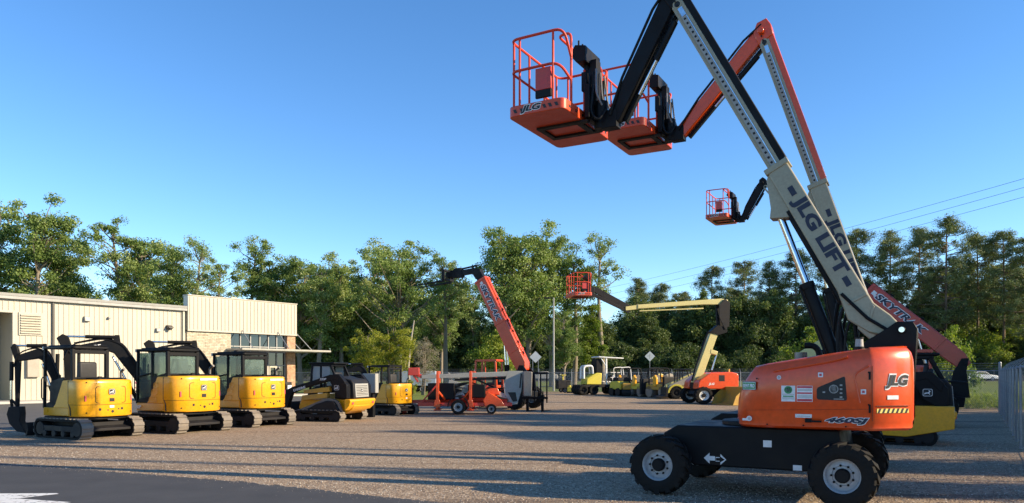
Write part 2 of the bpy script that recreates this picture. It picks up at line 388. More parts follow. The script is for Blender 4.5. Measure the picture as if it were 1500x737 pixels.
def boom_lift(label, loc, deg, th, ulen, ubase, jend, fly, jibm, text=True, group=None, cover=False):
    t = thing('boom_lift', label, 'boom lift', loc, deg, group)
    # chassis
    b = B()
    b.prism([(-.9, .40), (.78, .40), (1.1, .60), (1.22, .72), (1.22, .84), (1.02, .955), (-1.1, .955), (-1.15, .6)], 'y', -.74, .74)
    b.obj('chassis', BLACKP, t, bevel=.02)
    a = B()
    for x in (-1.175, 1.175):
        a.cyl((x, -.82, .42), (x, .82, .42), .10, None, 16); a.box(x - .16, x + .16, -.70, .70, .34, .56)
        for s in (-1, 1): a.cyl((x, s * .72, .42), (x, s * .9, .42), .17, None, 18)
    a.obj('axle', DARKG, t, bevel=.01)
    for x in (1.175, -1.175):
        for s in (1, -1): wheel(t, (x, s * 1.0, .42), .42, .34, .215, s, lugs=15, lug=.035)
    # direction arrow and small plates on the chassis side
    d = B(); y = .742
    def arrow(x0, x1, z, sgn):
        return [(x0, z + .03), (x1, z + .03), (x1, z + .075), (x1 + sgn * .08, z), (x1, z - .075), (x1, z - .03), (x0, z - .03)]
    d.prism(arrow(.485, .56, .51, 1), 'y', y, y + .003)
    d.prism(arrow(.475, .41, .50, -1), 'y', y, y + .002); d.m(1)
    d.prism([(.47, .52), (.42, .52), (.42, .545), (.35, .50), (.42, .455), (.42, .48), (.47, .48)], 'y', y + .002, y + .004); d.m(0)
    d.box(-.27, -.16, y, y + .003, .70, .79); d.box(-.65, -.54, y, y + .003, .41, .48)
    d.obj('side_decal', [STICK, BLACKP], t, smooth=0)
    # turntable
    b = B(); b.cyl((0, 0, .95), (0, 0, 1.02), .55, None, 36)
    b.prism([(.25, .985), (.25, 1.12), (-.9, 1.5), (-1.2, 1.85), (-1.9, 1.85), (-1.9, .985)], 'y', -.33, .33)
    b.obj('turntable', BLACKP, t, bevel=.015)
    br = B()
    for s in (-1, 1):
        y0 = s * .26 - .03
        br.prism([(-1.90, .96), (-1.15, .96), (-1.25, 1.95), (-1.36, 2.1), (-1.62, 2.27), (-1.74, 2.36), (-1.93, 2.35), (-1.98, 2.26), (-1.96, 1.9)], 'y', y0, y0 + .06)
    br.cyl((-1.80, -.33, 2.25), (-1.80, .335, 2.25), .045, None, 16)
    br.obj('boom_mount', BLACKP, t, bevel=.008)
    rr = B(); rr.cyl((-1.80, .335, 2.25), (-1.80, .36, 2.25), .035, None, 14); rr.obj('pivot_pin', CHROME, t)
    # hoods (near and far), lofted round a plan with chamfered ends
    for s in (1, -1):
        plan = [(.10, .33), (.19, .42), (.205, .60), (.17, .74), (.08, .86), (-.06, .93), (-.25, .955), (-.7, .955), (-1.1, .955), (-1.46, .955), (-1.53, .94), (-1.90, .60), (-1.935, .52), (-1.94, .33)]
        def ztop(x):
            P = [(-2.0, 2.00), (-1.93, 2.03), (-1.80, 2.045), (-1.18, 1.97), (-.39, 1.845), (-.06, 1.79), (.05, 1.70), (.12, 1.58), (.21, 1.45)]
            for (xa, za), (xb, zb) in zip(P, P[1:]):
                if xa <= x <= xb: return za + (zb - za) * (x - xa) / (xb - xa)
            return P[-1][1] if x > 0 else P[0][1]
        prof = [(.05, 'b', 0), (.015, 'b', .03), (.015, 'b', .10), (0, 'b', .125), (0, 'b', .5), (.0, 't', -.30), (.008, 't', -.16), (.03, 't', -.07), (.07, 't', -.02), (.12, 't', .0)]
        vs = []; fs = []; n = len(plan)
        for i, (x, y) in enumerate(plan):
            a, c = plan[max(i - 1, 0)], plan[min(i + 1, n - 1)]
            tx, ty = c[0] - a[0], c[1] - a[1]; l = math.hypot(tx, ty); nx, ny = -ty / l, tx / l  # inward
            nx, ny = ty / l, -tx / l
            if (nx * (-.9 - x) + ny * (.4 - y)) < 0: nx, ny = -nx, -ny
            zt = ztop(x)
            for ins, ref, dz in prof:
                z = .975 + dz if ref == 'b' else zt + dz
                if ref == 'b' and dz == .5: z = min(z, zt - .32)
                vs.append((x + nx * ins, s * (y + ny * ins), z))
            vs.append((min(.05, max(-1.86, x)), s * .33, zt)); vs.append((min(.05, max(-1.86, x)), s * .33, .975))
        k = len(prof) + 2
        for i in range(n - 1):
            for j in range(k): fs.append((i * k + j, (i + 1) * k + j, (i + 1) * k + (j + 1) % k, i * k + (j + 1) % k))
        hb = B().add(vs, fs); h = hb.obj('engine_hood' if s < 0 else 'control_side_hood', ORANGE, t, smooth=45)
        if s < 0:
            e = B(); e.tube(fillet([(-.7, -.6, 1.75), (-.7, -.6, 2.02), (-.62, -.6, 2.1), (-.5, -.6, 2.1)], .1), .045, 12); e.m(1); e.cyl((-.45, -.55, 1.8), (-.45, -.55, 2.0), .09, None, 16)
            e.tube(fillet([(-.9, -.5, 1.85), (-.85, -.45, 2.12), (-.95, -.35, 2.02)], .1), .02, 8); e.obj('exhaust', [BLACKP, STEELW], h)
            continue
        Y = .956
        g = B()   # panel seams and pressed lines
        g.bar((-1.50, Y, 1.10), (-1.50, Y, 1.78), .004, .012, (0, 1, 0))
        g.bar((-1.50, Y, 1.245), (.02, Y - .003, 1.20), .002, .008, (0, 1, 0)); g.obj('panel_seam', BLK, h)
        g = B()
        g.tube(fillet([(-.33, Y - .01, 1.715), (-1.05, Y - .008, 1.845), (-1.22, Y - .005, 1.90)], .1), .014, 8)
        g.tube(fillet([(-1.36, Y - .004, 1.32), (-1.29, Y - .004, 1.68), (-1.46, Y - .004, 1.78)], .08), .012, 8)
        g.obj('pressed_line', ORANGE, h)
        w = B(); win = fil2([(-.86, 1.355), (-.86, 1.505), (-1.19, 1.655), (-1.215, 1.345)], .03)
        w.prism(win, 'y', Y - .002, Y + .004); w.m(1); w.lathe([(.055, 0), (.055, .003), (.045, .003), (.045, 0)], (-1.06, Y + .004, 1.49), 'y', 20)
        for q in range(4): w.box(-1.16, -1.13, Y + .004, Y + .006, 1.38 + q * .05, 1.40 + q * .05)
        w.box(-.96, -.93, Y + .004, Y + .006, 1.44, 1.46); w.box(-1.18, -1.06, Y + .004, Y + .006, 1.36, 1.37)
        w.obj('ground_control_panel', [BLK, GREYP], h, smooth=0)
        SM = [STICK, PINKD, GREEND, GREYP]
        k2 = B(); k2.box(-.60, -.43, Y, Y + .003, 1.325, 1.53); k2.m(2); k2.lathe([(.05, .003), (.05, .0045), (.034, .0045), (.034, .003)], (-.515, Y, 1.475), 'y', 20); k2.box(-.58, -.45, Y + .003, Y + .004, 1.385, 1.40); k2.m(3)
        for z in (1.355, 1.37, 1.415): k2.box(-.59, -.44, Y + .003, Y + .0045, z, z + .006)
        k2.obj('sticker', SM, h, smooth=0)
        k2 = B(); k2.box(-.81, -.62, Y, Y + .003, 1.325, 1.53); k2.m(1)
        for z0, z1 in ((1.50, 1.525), (1.425, 1.445), (1.33, 1.36)): k2.box(-.805, -.625, Y + .003, Y + .004, z0, z1)
        k2.m(3)
        for z in (1.375, 1.39, 1.405, 1.465, 1.48): k2.box(-.80, -.63, Y + .003, Y + .0045, z, z + .006)
        k2.obj('sticker', SM, h, smooth=0)
        for xa, za in ((-.905, 1.67), (-1.40, 1.46)):
            k2 = B(); k2.box(xa - .03, xa + .03, Y, Y + .003, za - .03, za + .03); k2.m(1); k2.box(xa - .015, xa + .015, Y + .003, Y + .004, za - .015, za + .015); k2.obj('sticker', SM, h, smooth=0)
        k2 = B(); k2.box(-.80, -.60, Y, Y + .003, 1.12, 1.165); k2.m(3); k2.box(-.78, -.62, Y + .003, Y + .004, 1.135, 1.142); k2.obj('sticker', SM, h, smooth=0)
        for xa, za in ((-.25, 1.02), (-.7, 1.02), (-1.2, 1.02), (-1.46, 1.70), (-1.46, 1.30), (-.12, 1.62)):
            bo_ = B(); bo_.cyl((xa, Y - .004, za), (xa, Y + .006, za), .011, None, 8); bo_.obj('bolt', BLACKP, h)
        for xa in (-1.47,):
            for za in (1.25, 1.66): hn = B(); hn.cyl((xa, Y, za - .05), (xa, Y, za + .05), .012, None, 8); hn.obj('hinge', BLACKP, h)
        r_ = B(); r_.lathe([(.028, 0), (.028, .003), (.018, .003), (.018, 0)], (-.40, Y, 1.635), 'y', 16); r_.obj('round_mark', STICK, h, smooth=0)
        la = B(); la.box(-.72, -.80, Y, Y + .03, 1.06, 1.11); la.box(-.78, -.92, Y + .012, Y + .03, 1.065, 1.09); la.obj('latch', BLACKP, h, bevel=.005)
        lettering(h, '460SJ', .50, .085, (-1.21, Y, 1.092), (-1, 0, 0), (0, 0, 1), NAVY, .28, .045, STICK)
        nrm = Vector((.40, .917, 0)).normalized(); bc_ = Vector((-.015, .918, 1.525)); xd = Vector((-nrm.y, nrm.x, 0)).normalized()
        q = B(); quadplate(q, bc_, xd, (0, 0, 1), .21, .115, .004); q.m(1); quadplate(q, bc_ + nrm * .004, xd, (0, 0, 1), .195, .10, .002)
        q.m(2); quadplate(q, bc_ + nrm * .006, xd, (0, 0, 1), .185, .085, .002)
        q.obj('dealer_badge', [NAVY, STICK, GREEND], h, bevel=.0)
        lettering(h, 'RENT PRO', .17, .05, bc_ + nrm * .008, xd, (0, 0, 1), STICK, .1, .03)
        ml = B(); ml.lathe([(.035, 0), (.035, .003), (.022, .003), (.022, 0)], (-.02, .945, 1.09), 'y', 14); quadplate(ml, Vector((.035, .922, 1.075)), xd, (0, 0, 1), .09, .03, .003); ml.obj('small_mark', STICK, h, smooth=0)
        # tail chamfer marks
        nt = Vector((-.34, .37, 0)).normalized(); xt = Vector((-nt.y, nt.x, 0)).normalized(); mid = Vector((-1.715, .77, 0))
        lettering(h, 'JLG', .33, .17, mid + nt * .004 + Vector((0, 0, 1.585)) + xt * .06, xt, (0, 0, 1), BLK, .22, .05, STICK)
        hazard(h, mid + nt * .004 + Vector((0, 0, 1.225)), xt, (0, 0, 1), .46, .055, 7)
        s2 = B(); quadplate(s2, mid + nt * .004 + Vector((0, 0, 1.39)), xt, (0, 0, 1), .16, .05, .003); s2.obj('tail_sticker', STICK, h, smooth=0)
        ts = B(); p0 = Vector((-1.54, .945, 1.285)); p1 = Vector((-1.90, .615, 1.285)); ts.bar(p0 + nt * .001, p1 + nt * .001, .01, .006); ts.obj('tail_seam', BLK, h)
        bc = B(); bc.cyl((-1.33, .66, 1.97), (-1.33, .66, 2.03), .06, None, 18); bc.m(1); bc.cyl((-1.33, .66, 2.03), (-1.33, .66, 2.13), .052, .045, 18); bc.m(0); bc.cyl((-1.33, .66, 2.13), (-1.33, .66, 2.15), .055, None, 18)
        bc.obj('beacon', [BLACKP, GREYP], h)
    # small red corner of the turntable cover in front
    f = B(); f.prism([(.2, .975), (.42, .975), (.38, 1.05), (.2, 1.12)], 'y', -.7, -.2); f.obj('front_cover', ORANGE, t, bevel=.02)
    # boom
    pv = (-1.80, 2.25); cs, sn = math.cos(R(th)), math.sin(R(th))
    def bp(u, v): return (pv[0] + u * cs - v * sn, pv[1] + u * sn + v * cs)
    def bprism(bb, uv, y0, y1): bb.prism([bp(*q) for q in uv], 'y', y0, y1)
    b = B()
    bprism(b, [(-.06, .05), (-.1, -.06), (.18, -.36), (.45, -.50), (.85, -.43), (ubase, -.42), (ubase, -.13), (.5, -.12), (.25, -.02)], -.15, .15)
    bm_ = b.obj('base_boom', CREAM, t, bevel=.018)
    e = B()   # edge plates
    bprism(e, [(.62, -.40), (.66, -.40), (.66, -.13), (.62, -.13)], .145, .162); bprism(e, [(.30, -.25), (.33, -.27), (.48, -.14), (.44, -.13)], .146, .161)
    e.obj('boom_bracket', CREAM, bm_, bevel=.006); e = B(); bprism(e, [(ubase - .78, -.415), (ubase - .05, -.415), (ubase - .12, -.48), (ubase - .50, -.62), (ubase - .62, -.70), (ubase - .68, -.60)], -.12, .12)
    e.obj('cylinder_bracket', CREAM, bm_, bevel=.01); e = B(); bprism(e, [(ubase - .07, -.45), (ubase + .015, -.45), (ubase + .015, -.10), (ubase - .07, -.10)], -.165, .165)
    e.obj('end_collar', CREAM, bm_, bevel=.01)
    bs = B(); bprism(bs, [(.72, -.47), (ubase - .66, -.47), (ubase - .66, -.418), (.72, -.44)], -.13, .13); bs.obj('underside_strip', BLACKP, bm_, bevel=.006)  # thin black strip darkening the lower edge of the base boom
    hs = B(); hs.tube([(bp(.0, -.1)[0], .163, bp(.0, -.1)[1]), (bp(.35, -.28)[0], .168, bp(.35, -.28)[1]), (bp(.80, -.40)[0], .163, bp(.80, -.40)[1])], .022, 8)
    hs.tube([(bp(.9, -.47)[0], .06, bp(.9, -.47)[1]), (bp(ubase - .7, -.46)[0], .08, bp(ubase - .7, -.46)[1])], .03, 8)
    hs.tube([(bp(.7, -.47)[0], -.06, bp(.7, -.47)[1]), (bp(ubase - .7, -.46)[0], -.05, bp(ubase - .7, -.46)[1])], .035, 8); hs.obj('hydraulic_hose', BLACKP, bm_)
    if text:
        um = (ubase - .85 - .62) if False else ubase * .5 + .23
        c = bp(um, -.265); lettering(bm_, 'JLG LIFT', 1.25, .235, (c[0], .151, c[1]), (-cs, 0, -sn), (-sn, 0, cs), NAVY, 0, .05)
        for du in (-.74, .74):
            db = B()
            c = bp(um + du, -.265 ); u = du
            bprism(db, [(um + du - .07, -.30), (um + du + .07, -.30), (um + du + .07, -.225), (um + du - .07, -.225)], .151, .154)
            db.obj('boom_dash', NAVY, bm_, smooth=0)
    # fly boom
    b = B(); bprism(b, [(ubase - .2, -.385), (ulen - .18, -.385), (ulen - .18, -.20), (ubase - .2, -.20)], -.11, .11); fb = b.obj('fly_boom', CREAM, t, bevel=.012)
    b = B(); bprism(b, [(ubase - .1, -.255), (ulen, -.255), (ulen + .12, -.20), (ulen + .12, -.10), (ubase + .05, -.10)], -.095, .095); b.obj('mid_boom', fly, t, bevel=.012)
    tr = B()
    tr.bar((*[bp(ubase, -.30)[0]], .118, bp(ubase, -.30)[1]), (bp(ulen - .35, -.30)[0], .118, bp(ulen - .35, -.30)[1]), .016, .07, (0, 1, 0)) if False else None
    bprism(tr, [(ubase, -.335), (ulen - .35, -.335), (ulen - .35, -.265), (ubase, -.265)], .112, .128); tr.m(1)
    n = int((ulen - ubase) / .085)
    for k in range(n):
        u = ubase + .05 + k * .085
        bprism(tr, [(u, -.315), (u + .03, -.315), (u + .03, -.285), (u, -.285)], .129, .134)
    tr.m(2); bprism(tr, [(ubase, -.262), (ulen - .3, -.262), (ulen - .3, -.25), (ubase, -.25)], .113, .124)
    bprism(tr, [(ulen - .45, -.32), (ulen - .30, -.32), (ulen - .30, -.25), (ulen - .45, -.25)], .113, .135)
    tr.obj('cable_carrier', [GREYP, DARKG, CHROME], fb)
    hl = B(); c = bp(ulen - .22, -.29); hl.lathe([(.07, .111), (.07, .116), (.045, .116), (.045, .111)], (c[0], 0, c[1]), 'y', 18); hl.m(1); hl.lathe([(.046, .111), (.046, .114), (.01, .114)], (c[0], 0, c[1]), 'y', 18); hl.obj('access_hole', [CREAM, BLK], fb)
    # boom head and jib
    ap = Vector((bp(ulen, -.28)[0], 0, bp(ulen, -.28)[1])); je = Vector((jend[0], 0, jend[1])); jd = (je - ap).normalized(); jn = Vector((jd.z, 0, -jd.x))
    if jn.x < 0: jn = -jn
    b = B(); bprism(b, [(ulen - .22, -.40), (ulen + .05, -.42), (ulen + .20, -.30), (ulen + .2, -.12), (ulen + .05, -.08), (ulen - .15, -.10)], -.115, .115)
    b.cyl((ap.x, -.2, ap.z), (ap.x, .2, ap.z), .06, None, 16); hd = b.obj('boom_head', fly if jibm is not BLACKP else BLACKP, t, bevel=.015)
    b = B(); s0 = ap + jd * .02 - jn * .0; s1 = je
    b.bar(s0, s1, .17, .25, (0, 1, 0), .15, .23) if False else None
    def jp(u, v): q = ap + jd * u + jn * v; return (q.x, q.z)
    L = (je - ap).length
    b.prism([jp(-.12, -.06), jp(-.12, .06), jp(.05, .14), jp(L, .12), jp(L + .06, .04), jp(L + .06, -.08), jp(L, -.12), jp(.05, -.12)], 'y', -.085, .085)
    jb = b.obj('jib', jibm, t, bevel=.012)
    b = B(); b.prism([jp(.1, -.2), jp(L - .02, -.19), jp(L - .02, -.13), jp(.1, -.14)], 'y', -.13, -.03)
    b.obj('level_link', jibm if jibm is BLACKP else BLACKP, jb, bevel=.008)
    b = B(); p0 = jp(.35, -.235); p1 = jp(.95, -.225); p2 = jp(1.5, -.215)
    b.cyl((p0[0], .03, p0[1]), (p1[0], .03, p1[1]), .05, None, 14); b.m(1); b.cyl((p1[0], .03, p1[1]), (p2[0], .03, p2[1]), .024, None, 12)
    b.obj('jib_cylinder', [BLACKP, CHROME], jb)
    b = B(); p0 = jp(.2, .15); b.tube([(jp(-.1, .1)[0], .1, jp(-.1, .1)[1]), (jp(.3, .17)[0], .1, jp(.3, .17)[1]), (jp(L * .7, .15)[0], .09, jp(L * .7, .15)[1]), (jp(L, .05)[0], .12, jp(L, .05)[1])], .022, 8)
    b.tube([(jp(.0, .1)[0], -.1, jp(-.1, .1)[1]), (jp(.4, .18)[0], -.05, jp(.4, .18)[1]), (jp(L, .13)[0], -.05, jp(L, .13)[1])], .02, 8); b.obj('jib_hose', BLACKP, jb)
    # rotator and platform
    bx = jend[0] + .42; bz = jend[1] + .02
    b = B(); b.box(jend[0] - .06, jend[0] + .2, -.10, .10, jend[1] - .16, jend[1] + .12); b.cyl((jend[0] + .24, 0, bz - .16), (jend[0] + .24, 0, bz + .28), .11, None, 18)
    b.box(jend[0] + .3, bx - .02, -.22, .22, bz - .06, bz + .12); b.box(bx - .1, bx - .02, -.35, .30, bz - .03, bz + .5); b.box(bx - .14, bx - .03, -.08, .1, bz + .2, bz + .95)
    b.tube(fillet([(jend[0] + .1, .13, bz + .1), (jend[0] + .2, .22, bz - .1), (bx - .1, .25, bz + .05), (bx - .14, .2, bz + .7)], .1), .022, 8)
    b.tube(fillet([(jend[0] + .0, -.13, bz + .1), (jend[0] + .2, -.25, bz - .15), (bx - .1, -.28, bz + .05), (bx - .14, -.2, bz + .7)], .1), .022, 8)
    b.obj('platform_rotator', BLACKP, t, bevel=.01)
    b = B()
    for yy in (-.16, .0, .18): b.tube(fillet([(jend[0] + .15, yy, bz + .16), (bx - .2, yy * 1.4, bz + .33), (bx - .17, yy, bz + .75)], .1), .017, 6)
    b.box(bx - .16, bx - .11, -.28, -.2, bz + .1, bz + .35); b.obj('rotator_fittings', STEELW, t)
    basket(t, bx + .04, bz - .05)
    # lift cylinder
    p0 = Vector((bp(ubase - .58, -.56)[0], 0, bp(ubase - .58, -.56)[1])); p1 = Vector((-1.08, 0, 1.62)); m = p0.lerp(p1, .46)
    b = B(); b.cyl(m, p1, .085, None, 20); b.cyl(m - (p0 - m).normalized() * .02, m + (p0 - m).normalized() * .06, .10, None, 20); b.tube([m + Vector((.1, .06, 0)), p1 + Vector((.1, .06, 0))], .016, 8); b.m(1); b.cyl(p0, m, .05, None, 18)
    b.obj('lift_cylinder', [BLACKP, CHROME], t)
    hs = B(); hs.tube(fillet([(-1.0, -.12, 1.6), (-.95, -.1, 2.4), (-1.05, -.1, 2.9), (-1.2, -.1, 2.6), (-1.25, -.1, 2.0)], .3), .028, 8)
    hs.tube(fillet([(-1.05, .12, 1.6), (-1.0, .1, 2.2), (-1.1, .12, 2.7), (-1.3, .12, 2.4)], .3), .024, 8); hs.obj('hose_loop', BLACKP, t)
    if cover:
        b = B(); b.prism([(1.3, 1.1), (2.9, 1.1), (2.85, 2.56), (1.52, 3.42)], 'y', -.15, .15); b.obj('tower_boom', CREAMY, t, bevel=.02)
    return t

# ------------------------------------------------------------------ excavator
def excavator(label, loc, deg, cab=False, sc=1.0, swing=55, boomk=1.0, num='', group=None, boomtext='', logo=True):
    t = thing('mini_excavator', label, 'excavator', loc, deg, group, sc)
    for s in (1, -1): track(t, s * .71, -.80, .85, .255, .30)
    b = B(); b.box(-.7, .75, -.56, .56, .24, .42); b.cyl((0, 0, .4), (0, 0, .58), .42, None, 28)
    b.prism([(-.95, .2), (-.3, .36), (-.3, .42), (-.95, .27)], 'y', -.55, .55); b.obj('undercarriage', DARKG, t, bevel=.012)
    bl = B(); bl.prism([(1.42, .04), (1.5, .02), (1.46, .2), (1.52, .38), (1.44, .38), (1.38, .2)], 'y', -.86, .86); bl.bar((.6, .35, .3), (1.42, .35, .22), .1, .1); bl.bar((.6, -.35, .3), (1.42, -.35, .22), .1, .1); bl.obj('dozer_blade', DARKG, t, bevel=.01)
    # house: skirt, counterweight (rounded tail), side cover
    half = [(v.x, v.y) for v in fillet([(-.34, .785, 0), (-.70, .775, 0), (-.90, .50, 0), (-.955, 0, 0)], .22, 7)]; half[-1] = (-.955, 0)
    def plan(r, x1=.92, fr=.12):
        o = [(x1, -.76), (x1, .76)]; o = fillet([(x1 - .3, .76, 0), (x1, .76, 0), (x1, -.76, 0), (x1 - .3, -.76, 0)], fr, 3)
        o = [(v.x, v.y) for v in o]
        n = 18
        for k in range(n + 1):
            a = -PI / 2 - PI * k / n; e = .62
            c, s_ = math.cos(a), math.sin(a)
            o.append((-.06 + r * math.copysign(abs(c) ** e, c), .80 * math.copysign(abs(s_) ** e, s_)))
        return o
    b = B(); b.prism([(p[0] * .985 if p[0] < 0 else p[0], p[1] * .985) for p in [(.92, -.70), (.92, .70)] + [(.84, .76), (-.34, .76)] + half[1:] + [(p[0], -p[1]) for p in half[-2:0:-1]] + [(-.34, -.76), (.84, -.76)]], 'z', .585, .80); b.obj('house_frame', YELLOW, t, bevel=.02)
    dk = B(); dk.prism([(p[0] * .97, p[1] * .97) for p in plan(.8)], 'z', .50, .568); dk.obj('belly_plate', BLACKP, t)
    cw = B(); half = [(v.x, v.y) for v in fillet([(-.34, .785, 0), (-.70, .775, 0), (-.90, .50, 0), (-.955, 0, 0)], .22, 7)]
    half[-1] = (-.955, 0); out = half + [(p[0], -p[1]) for p in half[-2::-1]]; n = len(out) - 1
    inn = [(-.09 + (p[0] + .09) * .3, p[1] * .8) for p in out]
    # rounded vertical profile
    prof = [(.97, .575), (1.0, .60), (1.0, 1.44), (.985, 1.50), (.94, 1.535)]
    vs = []; fs = []
    for (q, z) in prof: vs += [(-.34 + (p[0] + .34) * q, p[1] * q, z) for p in out]
    N = n + 1
    for k in range(len(prof) - 1): fs += [(k * N + i, k * N + i + 1, (k + 1) * N + i + 1, (k + 1) * N + i) for i in range(n)]
    fs.append(tuple(range(N))[::-1]); fs.append(tuple((len(prof) - 1) * N + i for i in range(N)))
    fs.append(tuple([k * N for k in range(len(prof))] + [k * N + n for k in range(len(prof) - 1, -1, -1)]))
    cw.add(vs, fs); cwo = cw.obj('counterweight', YELLOW, t, smooth=50)
    # rear engine door as a raised rounded ring, holes, decals. the tail surface near the axis is almost flat (x = -.95)
    X = -.953
    d = B(); o1 = fil2([(-.42, .92), (.42, .92), (.42, 1.36), (-.42, 1.36)], .08); 
    ring = [(p[0] * .97, (p[1] - 1.14) * .95 + 1.14) for p in o1]; k = len(o1)
    def tx(yv):
        yv = abs(yv)
        for (xa, ya), (xb, yb) in zip(half, half[1:]):
            if yb <= yv <= ya and ya > yb: return xa + (xb - xa) * (yv - ya) / (yb - ya) - .002
        return -.5
    vs = [(tx(p[0]) - .004, p[0], p[1]) for p in o1] + [(tx(p[0]) - .004, p[0], p[1]) for p in ring]
    d.add(vs, [(i, (i + 1) % k, k + (i + 1) % k, k + i) for i in range(k)]); d.obj('engine_door_seam', DARKG, cwo, smooth=0)
    sm2 = B()
    for i in range(n): sm2.bar((out[i][0] * 1.002, out[i][1] * 1.002, .885), (out[i + 1][0] * 1.002, out[i + 1][1] * 1.002, .885), .010, .008)
    sm2.obj('counterweight_seam', DARKG, cwo, smooth=0)
    h = B()
    for yy, zz, rr in ((.30, .76, .035), (.10, .74, .02), (-.02, .70, .038), (-.2, .76, .02), (-.30, .77, .035)):
        h.cyl((tx(yy) - .003, yy, zz), (tx(yy) + .02, yy, zz), rr, None, 14)
    h.box(tx(0) - .004, tx(0) + .01, -.07, .06, .96, 1.05); h.obj('tail_port', BLK, cwo, smooth=0)
    rf = B(); rf.box(tx(.62) - .01, tx(.62) + .03, .60, .64, .98, 1.12); rf.box(tx(-.62) - .01, tx(-.62) + .03, -.64, -.60, .98, 1.12); rf.obj('reflector', PINKD, cwo)
    if logo: deer_badge(cwo, (tx(0) - .006, 0, 1.22), (0, -1, 0), (0, 0, 1), .14)
    lt = B(); lt.box(tx(0) - .001, tx(0) + .02, -.42, .12, 1.415, 1.47) if cab else lt.box(tx(0) - .002, tx(0) + .02, -.06, .06, .80, .86); lt.obj('tail_sticker', STICK, cwo, smooth=0)
    ev = B(); ev.prism(fil2([(-.86, -.5), (-.40, -.66), (-.40, .66), (-.86, .5)], .1), 'z', 1.530, 1.565)
    for k_ in range(6): ev.box(-.80, -.46, -.42 + k_ * .15, -.36 + k_ * .15, 1.565, 1.585)
    ev.obj('hood_vent', BLACKP, t, bevel=.01)
    for yy in (-.60, .60):
        for zz in (.68, 1.46): bt_ = B(); bt_.cyl((tx(yy) - .006, yy, zz), (tx(yy) + .02, yy, zz), .018, None, 8); bt_.obj('bolt', BLACKP, cwo)
    ex = B(); ex.tube(fillet([(-.55, -.52, 1.5), (-.55, -.52, 1.75), (-.70, -.52, 1.82)], .06), .035, 10); ex.obj('exhaust', STEELW, t)
    wl = B(); wl.box(tx(.0) + .1, tx(.0) + .16, .2, .3, 1.535, 1.62); wl.obj('rear_lamp', BLACKP, t, bevel=.01)
    # left side cover with the swept edge, black seam
    sp = B(); sp.prism([(-.335, .79), (.42, .79), (.30, .90), (-.02, 1.50), (-.06, 1.52), (-.335, 1.52)], 'y', .40, .755); sc_ = sp.obj('side_cover', YELLOW, t, bevel=.02)
    sp2 = B(); sp2.prism([(-.335, .79), (.80, .79), (.80, 1.25), (.3, 1.45), (-.335, 1.52)], 'y', -.765, -.30); sp2.obj('right_cover', YELLOW, t, bevel=.03)
    sm = B(); sm.tube([(-.44, .785, .60), (-.42, .785, .80), (-.325, .770, .92), (-.325, .770, 1.5)], .018, 6); sm.obj('cover_seam', BLK, sc_)
    if cab:
        v = B()
        for z, w_ in ((.90, .3), (1.10, .24), (1.28, .18)):
            o1 = fillet([(.28 - (z - .9) * .5, .782, z - .06), (.28 - (z - .9) * .5 - w_, .782, z - .06), (.28 - (z - .9) * .5 - w_, .782, z + .07), (.28 - (z - .9) * .5 - .04, .782, z + .07)], .04, 3, True)
            v.tube(o1, .008, 6, True)
        v.obj('step_recess', YELLOW, sc_)
    if num: lettering(t, num, .22, .10, (.74, .762, .69), (-1, 0, 0), (0, 0, 1), STICK, .2, .03)
    # cab or canopy
    zt = 2.20 if cab else 2.34; x0, x1, y0, y1 = -.42, .86, -.22, .74
    p = B(); s_ = .07
    P = [(x1, y1), (x1, y0), (x0, y1), (x0, y0)]
    lean = .16
    for yy in (y1 - .03, y0 + .03): fp_ = B(); fp_.bar((x1, yy, .78), (x1 - .04, yy, zt), s_, s_); fp_.obj('front_post', BLACKP, t, bevel=.012)
    p.bar((x0, y1 - .03, 1.50), (x0 + .0, y1 - .03, zt), .09, .09); p.bar((x0, y0 + .03, 1.50), (x0 + .0, y0 + .03, zt), .09, .09)
    p.bar((x0, y1 - .03, zt - .08), (x0, y0 + .03, zt - .08), .09, .1); p.bar((x0, y1 - .03, 1.56), (x0, y0 + .03, 1.56), .06, .08)
    if cab:
        p.bar((.22, y1 - .03, .80), (.22, y1 - .03, zt), .06, .06); p.bar((x1, y1 - .03, .84), (x1, y0 + .03, .84), .06, .1); p.bar((x1 - .02, y1 - .03, 1.4), (x1 - .02, y0 + .03, 1.4), .04, .05)
    p.obj('cab_frame' if cab else 'canopy_post', BLACKP, t, bevel=.014)
    r = B(); rp = fil2([(x0 - .1, y0 - .03), (x1 + .04, y0 - .03), (x1 + .04, y1 + .03), (x0 - .1, y1 + .03)], .12)
    r.prism(rp, 'z', zt, zt + .07); r.prism([(x0 - .02 + (q[0] - x0) * .9, .26 + (q[1] - .26) * .9) for q in rp], 'z', zt + .068, zt + .10)
    if cab: r.cyl((.3, .3, zt + .09), (.3, .3, zt + .16), .1, .07, 18)
    r.obj('roof', BLACKP, t, bevel=.02)
    dr = B()
    dr.prism([(x1 - .06, .80), (.40, .80), (.22, 1.10), (.0, 1.50), (-.05, 1.56), (.06, 1.60), (.5, 1.50), (.60, 1.45), (.62, .95), (x1 - .06, .90)], 'y', .66, .72) if not cab else dr.prism([(.80, .80), (.26, .80), (.0, 1.40), (-.38, 1.53), (-.38, 1.62), (.22, 1.50), (.25, 1.0), (.80, .90)], 'y', .69, .735)
    if cab: dr.bar((.80, .712, 1.52), (.28, .712, 1.60), .04, .07, (0, 1, 0))
    dr.obj('door_panel', BLACKP, t, bevel=.012)
    st = B(); st.prism([(-.30, 1.15), (.22, 1.15), (.22, 1.28), (-.12, 1.30), (-.26, 2.0), (-.36, 2.0), (-.38, 1.3)], 'y', .02, .50); st.box(-.3, .15, .1, .42, .8, 1.15); st.obj('seat', SEAT, t, bevel=.05, seg=3)
    lv = B()
